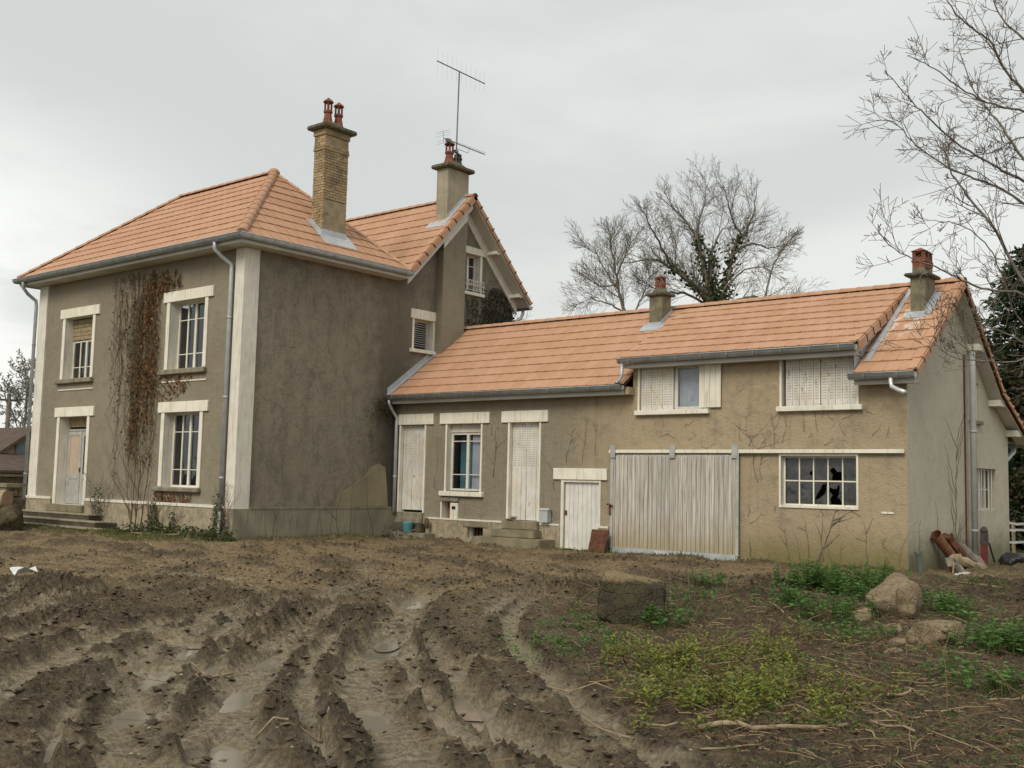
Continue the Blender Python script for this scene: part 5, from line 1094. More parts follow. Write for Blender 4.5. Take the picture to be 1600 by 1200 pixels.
TALL = [([(14.95, -.44), (14.66, .8), (15.1, .54), (15.51, .29), (15.91, .06), (15.3, .1), (15.7, -.3), (15.0, .1), (15.79, 1.0), (16.2, -.93)], .42, 15, 'tall green nettle bed in front of the broken-window wall'),
 ([(16.48, -3.82), (16.94, -4.13), (17.15, -3.6), (16.7, -3.5), (15.98, -2.94), (16.3, -3.3)], .30, 12, 'green nettles just left of the tall boulder'),
 ([(17.26, -1.39), (17.5, -1.62), (17.4, -1.0), (17.9, -2.0)], .30, 11, 'green nettles behind and right of the tall boulder'),
 ([(17.62, -4.5), (17.35, -4.9), (17.8, -5.0)], .20, 9, 'low nettles in front of the tall boulder'),
 ([(18.96, -4.33), (19.22, -4.63), (19.02, -4.86), (19.4, -4.4), (19.3, -5.0), (19.6, -4.8)], .34, 13, 'large nettle clump at the right edge above the dark hollow'),
 ([(19.71, -6.68), (19.66, -6.93), (19.8, -6.8)], .20, 12, 'broad-leaved green plant low at the right edge'),
 ([(19.32, -6.71), (19.25, -6.13), (19.1, -6.5)], .16, 8, 'small green weeds left of the dark hollow'),
 ([(15.72, -5.57), (15.60, -5.75), (15.85, -5.4)], .24, 9, 'bluish green plant against the right foot of the mossy block'),
 ([(15.27, -4.32), (14.64, -3.49), (14.84, -3.25)], .20, 8, 'weeds behind the mossy block on the spoil heap'),
 ([(13.87, -1.08), (13.75, -.9)], .26, 10, 'lone green weed in the dark earth behind the mossy block'),
 ([(16.2, 3.0), (16.6, 3.4), (16.0, 3.7), (16.9, 2.6)], .14, 9, 'low green weeds in front of the junk by the end wall')]
for pts, h, n, lab in TALL:
    mb = MB()
    for x, y in pts:
        for i in range(int(n*1.4)): nettle(mb, x+rng.gauss(0, .18), y+rng.gauss(0, .18), h*rng.uniform(.45, 1.05), .115)
    V = thing('nettle_clump', (pts[0][0], pts[0][1], gz(*pts[0])), lab, 'weeds'); mb.build('foliage', M['weed'], V, kind='stuff')
LOW = [([(16.85, -7.78), (17.19, -7.9), (17.39, -7.91), (17.09, -8.24), (16.9, -7.2), (17.0, -7.55), (17.3, -7.6)], 'yellow-green weed patch nearest below the mossy block'), ([(17.42, -7.4), (17.58, -6.98), (17.63, -6.67), (17.45, -6.02), (17.75, -6.9)], 'yellow-green weeds halfway between mossy block and boulders'),
 ([(18.24, -8.78), (18.01, -8.66), (18.28, -8.56), (18.59, -8.74), (18.65, -8.34), (18.65, -7.99), (18.5, -9.43), (18.75, -9.45), (18.19, -9.16), (18.0, -9.03), (18.19, -7.71), (18.94, -8.98), (18.45, -8.3), (18.4, -9.0)], 'wide yellow-green weed mat in the right foreground'), ([(15.69, -7.38), (16.12, -8.06), (15.07, -6.33)], 'thin green weed patch at the edge of the wheel ruts')]
for pts, lab in LOW:
    mb = MB()
    for x, y in pts:
        for i in range(7): tuft(mb, x+rng.gauss(0, .27), y+rng.gauss(0, .27), .30*rng.uniform(.3, 1.15), 62, .07, .038)
    V = thing('weed_patch', (pts[0][0], pts[0][1], gz(*pts[0])), lab, 'weeds'); mb.build('foliage', M['weedy'] if 'thin' not in lab else M['weed'], V, kind='stuff')
# sparse seedlings, straw, pebbles, grass: nobody could count them
rs = np.random.RandomState(11)
def scatter(n, pick, box):
    out = []; 
    while sum(len(o[0]) for o in out) < n:
        x = rs.uniform(box[0], box[1], 20000); y = rs.uniform(box[2], box[3], 20000); t = tlook(x, y); k_ = pick(x, y, t) > rs.rand(20000); out.append((x[k_], y[k_], t[0][k_]))
    return [np.concatenate([o[i] for o in out])[:n] for i in range(3)]
def near(x, y): return np.clip(1.25-np.hypot(x-CAM.x, y-CAM.y)/22, .08, 1)
wallfree = lambda x, y: ~((x < 14.7) & (y > 5.3)) & ~((x < .2) & (y > -.1))
X, Y, Z = scatter(17000, lambda x, y, t: (t[3]*.95+.035*(1-t[1]))*near(x, y)*wallfree(x, y), (9, 21.5, -12.5, 8)); mb = MB()
for x, y, z in zip(X, Y, Z):
    a = rng.random()*6.283; L = rng.choice((.03, .05, .08, .08, .13, .22, .3))*rng.uniform(.6, 1.2); wd = rng.uniform(.0018, .005); d_ = Vector((math.cos(a), math.sin(a), rng.gauss(0, .22))); s = Vector((-math.sin(a), math.cos(a), 0))*wd
    p = Vector((x, y, z+.008+rng.random()*.02)); q = p+d_*L*.5+Vector((rng.gauss(0, L*.06), rng.gauss(0, L*.06), rng.uniform(0, .012))); e_ = p+d_*L
    i = len(mb.v); up = Vector((0, 0, wd*1.4)); mb.v += [tuple(v) for v in (p-s, p+s, p+up, q-s, q+s, q+up, e_-s*.5, e_+s*.5, e_+up*.5)]
    mb.f += [(i, i+3, i+5, i+2), (i+1, i+2, i+5, i+4), (i+3, i+6, i+8, i+5), (i+4, i+5, i+8, i+7)]
o = mb.build('straw_litter', M['litter']); o['kind'] = 'stuff'
X, Y, Z = scatter(3200, lambda x, y, t: t[3]*near(x, y)*(fbm(x, y, .8, 2) > -.05)*wallfree(x, y), (12, 21, -11, 6)); mb = MB()
for x, y, z in zip(X, Y, Z): tuft(mb, x, y, .04, rng.randint(3, 9), .035, .026, z)
o = mb.build('seedlings', M['weed']); o['kind'] = 'stuff'
X, Y, Z = scatter(9000, lambda x, y, t: np.clip(.22+.5*t[4]+.2*t[2]-.2*t[3], .03, 1)*near(x, y)*wallfree(x, y), (-6, 20.5, -13, 5.3)); mb = MB()
for x, y, z in zip(X, Y, Z):
    r_ = .005+.011*rng.random()**3; c = Vector((x, y, z+r_*.3)); i = len(mb.v)
    mb.v += [tuple(c+Vector(q)*r_*rng.uniform(.7, 1.3)) for q in ((1, 0, 0), (0, 1, .1), (-1, 0, .2), (0, -1, 0), (rng.gauss(0, .3), rng.gauss(0, .3), .5), (0, 0, -.6))]
    mb.f += [(i+j, i+(j+1) % 4, i+4) for j in range(4)]+[(i+(j+1) % 4, i+j, i+5) for j in range(4)]
M['pebble'] = leafmat('pebble', [(.27, .21, .13), (.40, .33, .22), (.15, .12, .08), (.50, .43, .31), (.21, .16, .10)], .9)
o = mb.build('pebbles', M['pebble']); o['kind'] = 'stuff'
X, Y, Z = scatter(15000, lambda x, y, t: np.clip(t[2]+.10+.10*t[4]-.15*t[3], 0, 1)*(1-.85*t[1])*near(x, y), (2, 20.5, -13.2, 4)); mb = MB()
for x, y, z in zip(X, Y, Z):
    r_ = .007+.034*rng.random()**3; c = Vector((x, y, z+r_*.25)); i = len(mb.v)
    mb.v += [tuple(c+Vector(q)*r_*rng.uniform(.6, 1.4)) for q in ((1, 0, rng.uniform(-.2, .4)), (.3, .95, rng.uniform(-.2, .4)), (-.8, .6, rng.uniform(-.2, .4)), (-.8, -.6, rng.uniform(-.2, .4)), (.3, -.95, rng.uniform(-.2, .4)), (rng.gauss(0, .35), rng.gauss(0, .35), .5), (0, 0, -.6))]
    mb.f += [(i+j, i+(j+1) % 5, i+5) for j in range(5)]+[(i+(j+1) % 5, i+j, i+6) for j in range(5)]
M['clod'] = leafmat('clod', [(.075, .060, .043), (.12, .095, .064), (.19, .15, .095), (.058, .047, .035), (.15, .118, .078)], .9)
o = mb.build('earth_clods', M['clod']); o['kind'] = 'stuff'
def grasspatch(name, n, pick, box, h):
    X, Y, Z = scatter(n, pick, box); mb = MB()
    for x, y, z in zip(X, Y, Z):
        a = rng.random()*6.283; L = h*rng.uniform(.4, 1.2); s = Vector((math.cos(a), math.sin(a), 0))*.006; b = Vector((rng.gauss(0, .35), rng.gauss(0, .35), 1)).normalized(); p = Vector((x, y, z-.01)); q = p+b*L*.6; e_ = q+(b+rv(.3)).normalized()*L*.5; i = len(mb.v)
        mb.v += [tuple(v) for v in (p-s, p+s, q+s*.7, q-s*.7, e_)]; mb.f += [(i, i+1, i+2, i+3), (i+3, i+2, i+4)]
    o = mb.build(name, M['grass']); o['kind'] = 'stuff'
grasspatch('grass', 9000, lambda x, y, t: np.clip(sst(-2.3-.12*x*0, -1.2, y+.5*fbm(x, y, .7, 2)), 0, 1)*(y < -.1)*(x < .7)*sst(.6, -1.5, x), (-9, 1, -3, -.1), .09)
grasspatch('wall_foot_grass', 3000, lambda x, y, t: ((y > 4.9) & (y < 5.42) & (x > 5.3) & (x < 15.2)) | ((x > .1) & (x < .8) & (y > 0) & (y < 4.8)), (0, 15.3, 0, 5.45), .08)
grasspatch('far_grass', 3500, lambda x, y, t: (x > 14.7)*sst(5.2, 9, y)*1., (14.7, 19, 4.8, 16), .10)
mb = MB(); X, Y, Z = scatter(420, lambda x, y, t: t[3]*near(x, y)*wallfree(x, y), (13.5, 21, -10.5, 3))
for x, y, z in zip(X, Y, Z):
    L = rng.uniform(.12, .5); p = Vector((x, y, z)); dd_ = Vector((rng.gauss(0, .9), rng.gauss(0, .9), 1)).normalized(); q = p+dd_*L*.55; mb.tube([p, q, q+(dd_+rv(.5)).normalized()*L*.5], [.0045, .0035, .0015], 3, False)
o = mb.build('dead_stems', M['litter']); o['kind'] = 'stuff'
V = thing('dead_stalks', (15.6, -4.9, -.85), 'upright dead stalks rising behind the mossy stone block', 'plant'); mb = MB()
for i in range(16):
    x, y = 15.3+rng.gauss(0, .3), -4.75+rng.gauss(0, .3); L = rng.uniform(.25, .75); p = Vector((x, y, gz(x, y))); dd_ = Vector((rng.gauss(0, .3), rng.gauss(0, .3), 1)).normalized(); mb.tube([p, p+dd_*L*.5+rv(.02), p+dd_*L], [.005, .004, .002], 4, False)
mb.build('stems', M['twig'], V, kind='stuff')
# ---- objects against the buildings
def lean_board(name, x, y, w_, h_, t_, tilt, m, label, cat, rz=0):
    mb = MB(); mb.box((-w_/2, -t_/2, 0), (w_/2, t_/2, h_)); o = mb.build(name, M[m]); o.location = (x, y, gz(x, y)-.01); o.rotation_euler = (tilt, 0, rz)
    bm = bmesh.new(); bm.from_mesh(o.data); bmesh.ops.bevel(bm, geom=bm.edges[:], offset=.006, segments=1, affect='EDGES'); bm.to_mesh(o.data); bm.free(); return tag(o, label, cat)
lean_board('rusty_plate', 7.33, 5.02, .52, .58, .04, -.28, 'rust', 'rusty brown plate leaning against the wall by the barn door', 'plate', -.1)
V = thing('bucket', (.98, 5.05, -.655), 'turquoise plastic bucket on the step beside the shuttered corner door', 'bucket'); mb = MB(); b0 = Vector((.98, 5.05, -.655))
mb.lathe(b0, [(.10, 0), (.115, .02), (.15, .26), (.158, .28), (.145, .275), (.11, .03)], 18); mb.build('body', M['teal'], V, True); mb = MB(); mb.tube([b0+Vector((.155*math.cos(t), 0, .26-.13*math.sin(t))) for t in [math.pi*j/10 for j in range(11)]], .005, 5); mb.build('handle', M['steel'], V)
V = thing('junk_heap', (.75, 4.8, -.85), 'small heap of broken sticks and rubbish beside the corner steps', 'debris'); mb = MB()
for i in range(30):
    p = Vector((.3+rng.random()*1.1, 4.75+rng.gauss(0, .12), -.82+abs(rng.gauss(0, .09)))); q = rv(.16); mb.tube([p, p+Vector((q.x, q.y, abs(q.z)*.6))], rng.uniform(.008, .02), 5)
mb.build('sticks', M['twig'], V, kind='stuff')
boulder('stone', (.45, 4.8, -.76), (.2, .14, .13), 21, 'rockm', 'dark stone lying at the inner corner of house and wing'); boulder('stone', (1.55, 5.2, -.38), (.10, .08, .16), 23, 'rockm', 'brown upright stone beside the turquoise bucket')
V = thing('letter_box', (5.55, 5.36, -.22), 'small grey box on the plinth ledge beside the shuttered door', 'box'); mb = MB(); FW.box(mb, 5.42, 5.68, -.20, .10, .03, .19); mb.build('body', M['greyp'], V); mb = MB(); mb.prism([FW.p(5.40, .10, .01), FW.p(5.40, .10, .21), FW.p(5.40, .155, .11)], (.30, 0, 0)); mb.build('lid', M['greyp'], V)
for i in range(2): boulder('stone', (4.46+.09*i, 5.30, -.17+.05*i), (.20-.05*i, .10, .035), 31+i, 'step', ['flat stone lying on the top step of the shuttered door', 'smaller flat stone on top of the one on the doorstep'][i])
V = thing('rusty_gutter_tile', (14.82, 7.25, -.86), 'rusty orange half-round pipe leaning on the end wall', 'pipe'); mb = MB(); a, b = Vector((14.95, 7.55, -.84)), Vector((14.68, 6.72, -.10)); mb.tube([a, a.lerp(b, .5), b], [.10, .105, .11], 12, False); mb.tube([b-(b-a).normalized()*.06, b], [.125, .128], 12, False); mb.build('shell', M['rusty'], V, True)
def timber(name, a, b, r, m, label):
    rng.seed(int(a[1]*100)); T = thing(name, (a[0], a[1], -.86), label, 'timber'); a, b = Vector(a), Vector(b); n = 7; mb = MB(); nn = 9
    for i in range(n+1):
        c = a.lerp(b, i/n)+rv(.012); d_ = (b-a).normalized(); o = d_.orthogonal().normalized(); q = d_.cross(o)
        for j in range(nn):
            t = 2*math.pi*j/nn; mb.v.append(tuple(c+(o*math.cos(t)+q*math.sin(t))*r*rng.uniform(.72, 1.2)+(d_*rng.uniform(-.09, .09) if i == n else Vector())))
    mb.f = [(i*nn+j, i*nn+(j+1) % nn, (i+1)*nn+(j+1) % nn, (i+1)*nn+j) for i in range(n) for j in range(nn)]+[tuple(range(n*nn, n*nn+nn))]
    mb.build('wood', M[m], T)
timber('broken_post', (15.05, 8.1, -.92), (14.72, 7.35, -.14), .11, 'rust', 'dark rotten post leaning on the end wall beside the rusty pipe')
timber('broken_post', (15.2, 8.5, -.92), (14.78, 8.0, -.34), .10, 'bark', 'short broken grey post left of the red post')
timber('broken_post', (15.35, 7.9, -.88), (15.0, 7.0, -.55), .10, 'wbrick', 'brown log lying across the foot of the rusty pipe')
timber('broken_post', (15.15, 6.9, -.9), (15.05, 6.5, -.62), .12, 'bark', 'stubby log end on the ground below the rusty pipe')
rng.seed(77)
V = thing('red_post', (15.0, 9.0, -.9), 'rusty red post with a dark bracing strap at the end wall', 'post'); mb = MB(); mb.box((14.93, 8.9, -.95), (15.05, 9.03, -.35)); mb.build('shaft', M['red'], V); mb = MB(); mb.box((14.92, 8.89, -.35), (15.06, 9.04, -.10)); mb.lathe((14.99, 8.96, -.10), [(.07, 0), (.09, .05), (.05, .13), (.02, .15)], 8); mb.build('head', M['potd'], V)
mb = MB(); mb.tube([(14.99, 8.98, -.2), (15.02, 9.25, -.35), (15.05, 9.5, -.75), (15.05, 9.45, -.88)], .022, 6); mb.build('strap', M['dark'], V)
o = boulder('rubbish_bag', (15.3, 10.2, -.72), (.34, .42, .24), 51, 'dark', 'black rubbish bag slumped at the back corner of the end wall', 0, .2); o['category'] = 'bag'
V = thing('pipe_stub', (14.72, 5.72, -.9), 'greenish pipe stub standing at the front corner of the end wall', 'pipe'); mb = MB(); mb.tube([(14.74, 5.7, -.95), (14.70, 5.62, -.42)], .055, 10); mb.tube([(14.703, 5.628, -.46), (14.70, 5.62, -.41)], .07, 10); mb.build('tube', plain('green_pipe', (.12, .14, .11), (.08, .10, .08), 5, .6), V)
V = thing('leaning_lath', (15.2, 6.6, -.86), 'pale wooden lath propped on the stumps at the end wall', 'lath'); mb = MB(); mb.obox((15.22, 6.05, -.85), (-.20, .75, .30), (.03, 0, .01), (0, -.01, .045)); mb.build('lath', M['bigstick'], V)
V = thing('white_board', (15.4, 6.2, -.84), 'short white board flat on the ground before the stumps', 'board'); mb = MB(); mb.obox((15.32, 5.9, gz(15.4, 6.2)+.01), (.06, .45, .01), (.10, 0, 0), (0, 0, .03)); mb.build('board', M['whitep'], V)
V = thing('litter_sheet', (6.6, -8.55, gz(6.6, -8.55)), 'crumpled white plastic scrap on the mud at the left edge', 'litter'); mb = MB()
for i in range(5):
    for j in range(3): pass
gv = [[Vector((6.45+.09*i, -8.62+.10*j, gz(6.6, -8.55)+.13+.05*math.sin(i*1.7+j)+rng.uniform(0, .03))) for j in range(4)] for i in range(5)]
for i in range(4):
    for j in range(3): mb.poly(gv[i][j], gv[i+1][j], gv[i+1][j+1], gv[i][j+1])
mb.build('sheet', M['whitep'], V)
V = thing('fallen_laths', (-1.9, -.9, -.82), 'two weathered laths lying in the grass below the front window', 'laths')
for a, b in (((-3.0, -.95), (-2.4, -.7)), ((-2.5, -1.0), (-1.1, -.75))):
    mb = MB(); mb.tube([(a[0], a[1], gz(*a)+.04), (b[0], b[1], gz(*b)+.07)], .022, 5); mb.build('lath', M['bigstick'], V)

# ---- stone heap beside the front steps, with a log and sacks
def stone_stack(name, ax, bx, y0, y1, z0, z1, label, cat='wall', m='stone', sx=.32, sz=.17):
    T = thing(name, ((ax+bx)/2, (y0+y1)/2, z0), label, cat); base = []
    for q in range(3):
        bm = bmesh.new(); bmesh.ops.create_cube(bm, size=1.); bmesh.ops.bevel(bm, geom=bm.edges[:], offset=.12, segments=1, affect='EDGES')
        for v in bm.verts: v.co += rv(.03)
        me = bpy.data.meshes.new('stone'); bm.to_mesh(me); bm.free(); me.materials.append(M[m]); base.append(me)
    core = MB(); core.box((ax+.06, y0+.06, z0-.3), (bx-.06, y1-.06, z1-.05)); core.build('core', M['mortar'], T); z = z0-.05; row = 0
    while z < z1-.02:
        for face in ('y', 'x'):
            s, L = (ax, bx) if face == 'y' else (y0, y1); s -= sx*.5*(row % 2)
            while s < L-.05:
                w_ = sx*rng.uniform(.8, 1.15); a = max(s, ax if face == 'y' else y0); b = min(s+w_, L); s += w_
                if b-a < .06: continue
                o = bpy.data.objects.new('stone', rng.choice(base)); COL.objects.link(o); o.parent = T; hh = sz*rng.uniform(.9, 1.02)
                c = Vector(((a+b)/2, y0+.10, z+sz/2)) if face == 'y' else Vector((bx-.10, (a+b)/2, z+sz/2)); o.location = c-OFF[T.name]; o.scale = ((b-a)*.97, .26, hh) if face == 'y' else (.26, (b-a)*.97, hh); o.rotation_euler = (rng.gauss(0, .03), rng.gauss(0, .03), rng.gauss(0, .04))
        z += sz; row += 1
    return T
stone_stack('stone_wall', -8.8, -6.85, -2.35, -1.95, -.9, .28, 'rough dry stone wall end left of the front steps')
mb = MB(); mb.box((-8.8, -2.42, .33), (-6.78, -1.85, .43)); rebase(tag(mb.build('coping_slab', M['step']), 'mossy slab laid along the top of the stone wall end', 'slab'), (-7.8, -2.1, .33))
V = thing('log', (-6.6, -2.75, -.4), 'sawn log with a pinkish cut end at the left picture edge', 'log'); mb = MB(); mb.tube([(-6.62, -2.45, .02), (-7.5, -2.9, .0)], .24, 14, False); mb.build('bark', M['wood'], V, True); mb = MB(); c = Vector((-6.61, -2.45, .02)); ax_ = Vector((.88, .45, .02)).normalized(); s1 = ax_.orthogonal().normalized(); s2 = ax_.cross(s1); mb.poly(*[c+(s1*math.cos(t)+s2*math.sin(t))*.235 for t in [2*math.pi*j/14 for j in range(14)]]); mb.build('cut_end', plain('cut_wood', (.42, .27, .19), (.34, .22, .15), 5, .85), V)
boulder('stone', (-6.35, -2.45, -.55), (.5, .4, .5), 61, 'rockm', 'big dark mossy boulder under the log at the left edge')
V = thing('garden_wall', (-14, .5, -.85), 'low old stone wall behind the steps at the far left', 'wall'); mb = MB(); mb.box((-14.3, -5, -1.2), (-14, 2.3, .58)); mb.build('masonry', M['stone'], V); mb = MB(); mb.box((-14.4, -5, .58), (-13.9, 2.3, .66)); mb.build('coping', M['step'], V)
# ---- neighbour's house, shed, pole
N1 = thing('neighbour_house', (-28, 7, -.85), 'cream gabled house with dark tiled roof seen at the far left', 'house')
mb = MB(); mb.prism([(-24, 3.9, -1.2), (-24, 9.7, -1.2), (-24, 9.7, .55), (-24, 6.8, 2.62), (-24, 3.9, .55)], (-14, 0, 0)); mb.build('wall', M['nbwall'], N1)
for ys in ((6.8, 3.5), (6.8, 10.1)):
    mb = MB(); mb.prism([(-23.7, ys[0], 2.72), (-23.7, ys[1], .36), (-23.7, ys[1], .22), (-23.7, ys[0], 2.58)], (-14.6, 0, 0)); mb.build('roof', M['nbroof'], N1)
mb = MB(); mb.box((-23.99, 6.02, 1.46), (-23.93, 6.58, 2.0)); ww = mb.build('window', M['shutterb'], N1); mb = MB(); mb.box((-23.97, 5.96, 1.40), (-23.9, 6.64, 1.46)); mb.build('sill', M['conc'], ww)
N2 = thing('shed', (-22, 5, -.85), 'low shed with brown roof below the far left gable', 'shed'); mb = MB(); mb.box((-23.6, 2.5, -1.2), (-21.6, 9, .70)); mb.build('wall', M['conc'], N2); mb = MB(); mb.prism([(-21.2, 2.3, .70), (-21.2, 2.3, .80), (-23.9, 2.3, 1.52), (-23.9, 2.3, 1.42)], (0, 7, 0)); mb.build('roof', M['nbroof'], N2); mb = MB(); mb.box((-21.6, 6.2, .05), (-21.55, 6.9, .5)); mb.build('window', M['shutterb'], N2)
V = thing('utility_pole', (-30, 8.45, -.8), 'dark wooden utility pole above the far left roof', 'pole'); mb = MB(); mb.tube([(-30, 8.45, -1), (-30, 8.42, 4.5)], [.13, .10], 8); mb.build('shaft', M['bark'], V); mb = MB(); mb.box((-30.06, 7.95, 4.15), (-29.94, 8.95, 4.25)); mb.build('crossarm', M['bark'], V)
for y in (8.0, 8.9):
    mb = MB(); mb.lathe((-30, y, 4.25), [(.03, 0), (.05, .05), (.03, .12), (.01, .15)], 6); mb.build('insulator', M['greyp'], V)

# ================================================================== TREES
def branch(mb, p, d, L, r, lev, P):
    n = P['seg'][lev]; pts = [p.copy()]; dirs = []
    for i in range(n):
        d = (d+rv(P['wob'][lev])+Vector((0, 0, P['up'][lev]))).normalized(); p = p+d*(L/n); pts.append(p.copy()); dirs.append(d.copy())
    tip = r*P['taper'][lev]; mb.tube(pts, [max(P['min'], r+(tip-r)*i/n) for i in range(n+1)], P['sides'][lev], False)
    if P.get('rec') is not None and lev <= 1: P['rec'].append((pts, r))
    if lev+1 >= len(P['seg']): return
    k_ = P['kids'][lev]; t0 = P['t0'][lev]; ph = rng.random()*6.28
    for i in range(k_):
        t = t0+(1-t0)*(i+rng.uniform(.2, .8))/k_; j = min(n-1, int(t*n)); q = pts[j].lerp(pts[j+1], t*n-j); dd_ = dirs[j]; o = dd_.orthogonal().normalized(); o = Matrix.Rotation(ph+i*2.4+rng.gauss(0, .3), 3, dd_) @ o
        a = P['ang'][lev]*rng.uniform(.7, 1.25); nd = (dd_*math.cos(a)+o*math.sin(a)).normalized(); branch(mb, q, nd, L*P['len'][lev]*(1.15-.45*t)*rng.uniform(.75, 1.2), max(P['min'], (r+(tip-r)*t)*P['rr'][lev]), lev+1, P)
def bare_tree(name, base, h, P, label, lean=(0, 0), ivy=None, r0=.3, group=None):
    T = thing(name, base, label, 'tree', group); tr = MB(); base = Vector(base); rec = []; P = dict(P, rec=rec); cr = MB()
    branch(cr, base+Vector((0, 0, -.2)), Vector((lean[0], lean[1], 1)).normalized(), h, r0, 0, P)
    cut = P['sides'][0]*(P['seg'][0]+1); nf = P['sides'][0]*P['seg'][0]
    tr.v = cr.v[:cut]; tr.f = cr.f[:nf]; tr.build('trunk', M['bark'], T, True)
    cr.v = cr.v[cut:]; cr.f = [tuple(i-cut for i in f) for f in cr.f[nf:]]; cr.build('crown', M['bark'], T, True)
    if ivy:
        mb = MB()
        for pts, r in rec[:ivy[1]]:
            L = sum((b-a).length for a, b in zip(pts[:-1], pts[1:]))
            for i in range(int(ivy[0]*L)):
                t = rng.random()**1.3*.75*(len(pts)-1); j = int(t); q = pts[j].lerp(pts[min(j+1, len(pts)-1)], t-j)
                if q.z < ivy[2]: continue
                leaf(mb, q+rv(1).normalized()*(r+abs(rng.gauss(0, .13))), rv().normalized(), rv()-Vector((0, 0, .6)), .17, .14)
        mb.build('ivy_leaves', M['ivyg'], T, kind='stuff')
    return T
P1 = dict(seg=(7, 7, 6, 5, 4, 3), wob=(.05, .12, .16, .18, .2, .25), up=(.02, .10, .05, .02, .0, .0), taper=(.35, .25, .25, .3, .4, .5), sides=(8, 6, 5, 4, 3, 3), kids=(11, 9, 7, 6, 4), t0=(.46, .2, .2, .15, .15), ang=(.80, .8, .8, .8, .75), len=(.60, .52, .46, .42, .42), rr=(.50, .48, .48, .5, .55), min=.0055)
BT1 = [
 ([(2.7, 19.03, 6.95), (2.56, 18.41, 7.95), (2.05, 17.52, 8.57), (1.74, 16.82, 8.96), (1.47, 16.18, 9.18), (0.75, 15.21, 8.95)], 0.15),
 ([(1.36, 17.67, 9.08), (1.51, 16.62, 9.78), (1.6, 15.52, 10.48), (1.82, 14.57, 10.92)], 0.07),
 ([(2.67, 18.98, 7.19), (2.55, 18.61, 8.34), (2.43, 18.23, 9.61), (2.35, 17.94, 10.4), (2.01, 17.45, 11.07), (1.55, 16.86, 11.72)], 0.14),
 ([(2.25, 18.26, 10.36), (2.27, 18.39, 11.23), (2.41, 18.61, 12.11), (2.35, 18.7, 12.81)], 0.07),
 ([(2.72, 18.99, 7.42), (2.43, 19.1, 8.67), (2.25, 19.31, 9.71), (2.36, 19.78, 10.65), (2.45, 20.27, 11.24)], 0.12),
 ([(2.83, 19.12, 7.19), (3.13, 19.29, 8.87), (3.31, 19.44, 9.97), (3.66, 19.77, 10.72), (3.92, 20.02, 11.58), (4.0, 20.11, 12.52)], 0.13),
 ([(3.7, 19.44, 10.52), (3.6, 18.87, 11.02), (3.62, 18.36, 11.74), (3.7, 17.95, 12.06)], 0.06),
 ([(3.35, 19.25, 9.68), (3.73, 20.15, 10.29), (4.05, 21.08, 10.26), (4.5, 22.06, 10.56)], 0.07),
 ([(2.88, 19.18, 6.96), (3.23, 19.6, 7.71), (3.81, 20.26, 8.04), (4.06, 20.7, 7.98), (4.31, 20.97, 9.27), (4.59, 21.32, 10.16), (4.86, 21.69, 10.69)], 0.09),
 ([(4.28, 20.24, 7.9), (4.64, 21.2, 7.81), (4.92, 22.1, 7.72)], 0.04),
 ([(2.53, 18.84, 7.42), (1.67, 18.54, 8.06), (0.92, 18.39, 8.18), (0.17, 18.23, 8.4), (-0.49, 18.12, 8.82)], 0.08),
 ([(2.76, 19.0, 7.66), (3.68, 18.99, 8.76), (4.65, 19.1, 9.03), (5.47, 19.19, 8.6)], 0.06),
 ([(2.62, 18.88, 7.66), (1.71, 18.69, 8.44), (1.02, 18.67, 9.25), (0.76, 18.98, 10.33), (0.38, 19.22, 11.18)], 0.07),
]
BT2 = [
 ([(0.26, 17.03, 6.76), (0.02, 16.73, 7.58), (-0.09, 16.54, 8.4), (-0.15, 16.39, 9.22), (-0.25, 16.23, 9.93), (-0.26, 16.15, 10.52)], 0.1),
 ([(-0.03, 16.63, 8.05), (-0.54, 16.47, 8.8), (-1.03, 16.31, 9.68), (-1.54, 16.19, 10.04)], 0.05),
 ([(-0.11, 16.48, 8.75), (0.36, 16.4, 9.41), (0.73, 16.24, 10.04)], 0.045),
 ([(0.15, 16.89, 7.11), (-0.28, 16.14, 7.52), (-0.66, 15.46, 7.64), (-0.88, 14.96, 7.4)], 0.05),
 ([(-0.09, 16.54, 8.4), (-0.76, 16.38, 8.32), (-1.38, 16.21, 8.73)], 0.04),
 ([(0.27, 17.02, 6.88), (0.58, 17.38, 7.86), (0.7, 17.61, 8.61), (0.73, 17.78, 9.25)], 0.05),
]

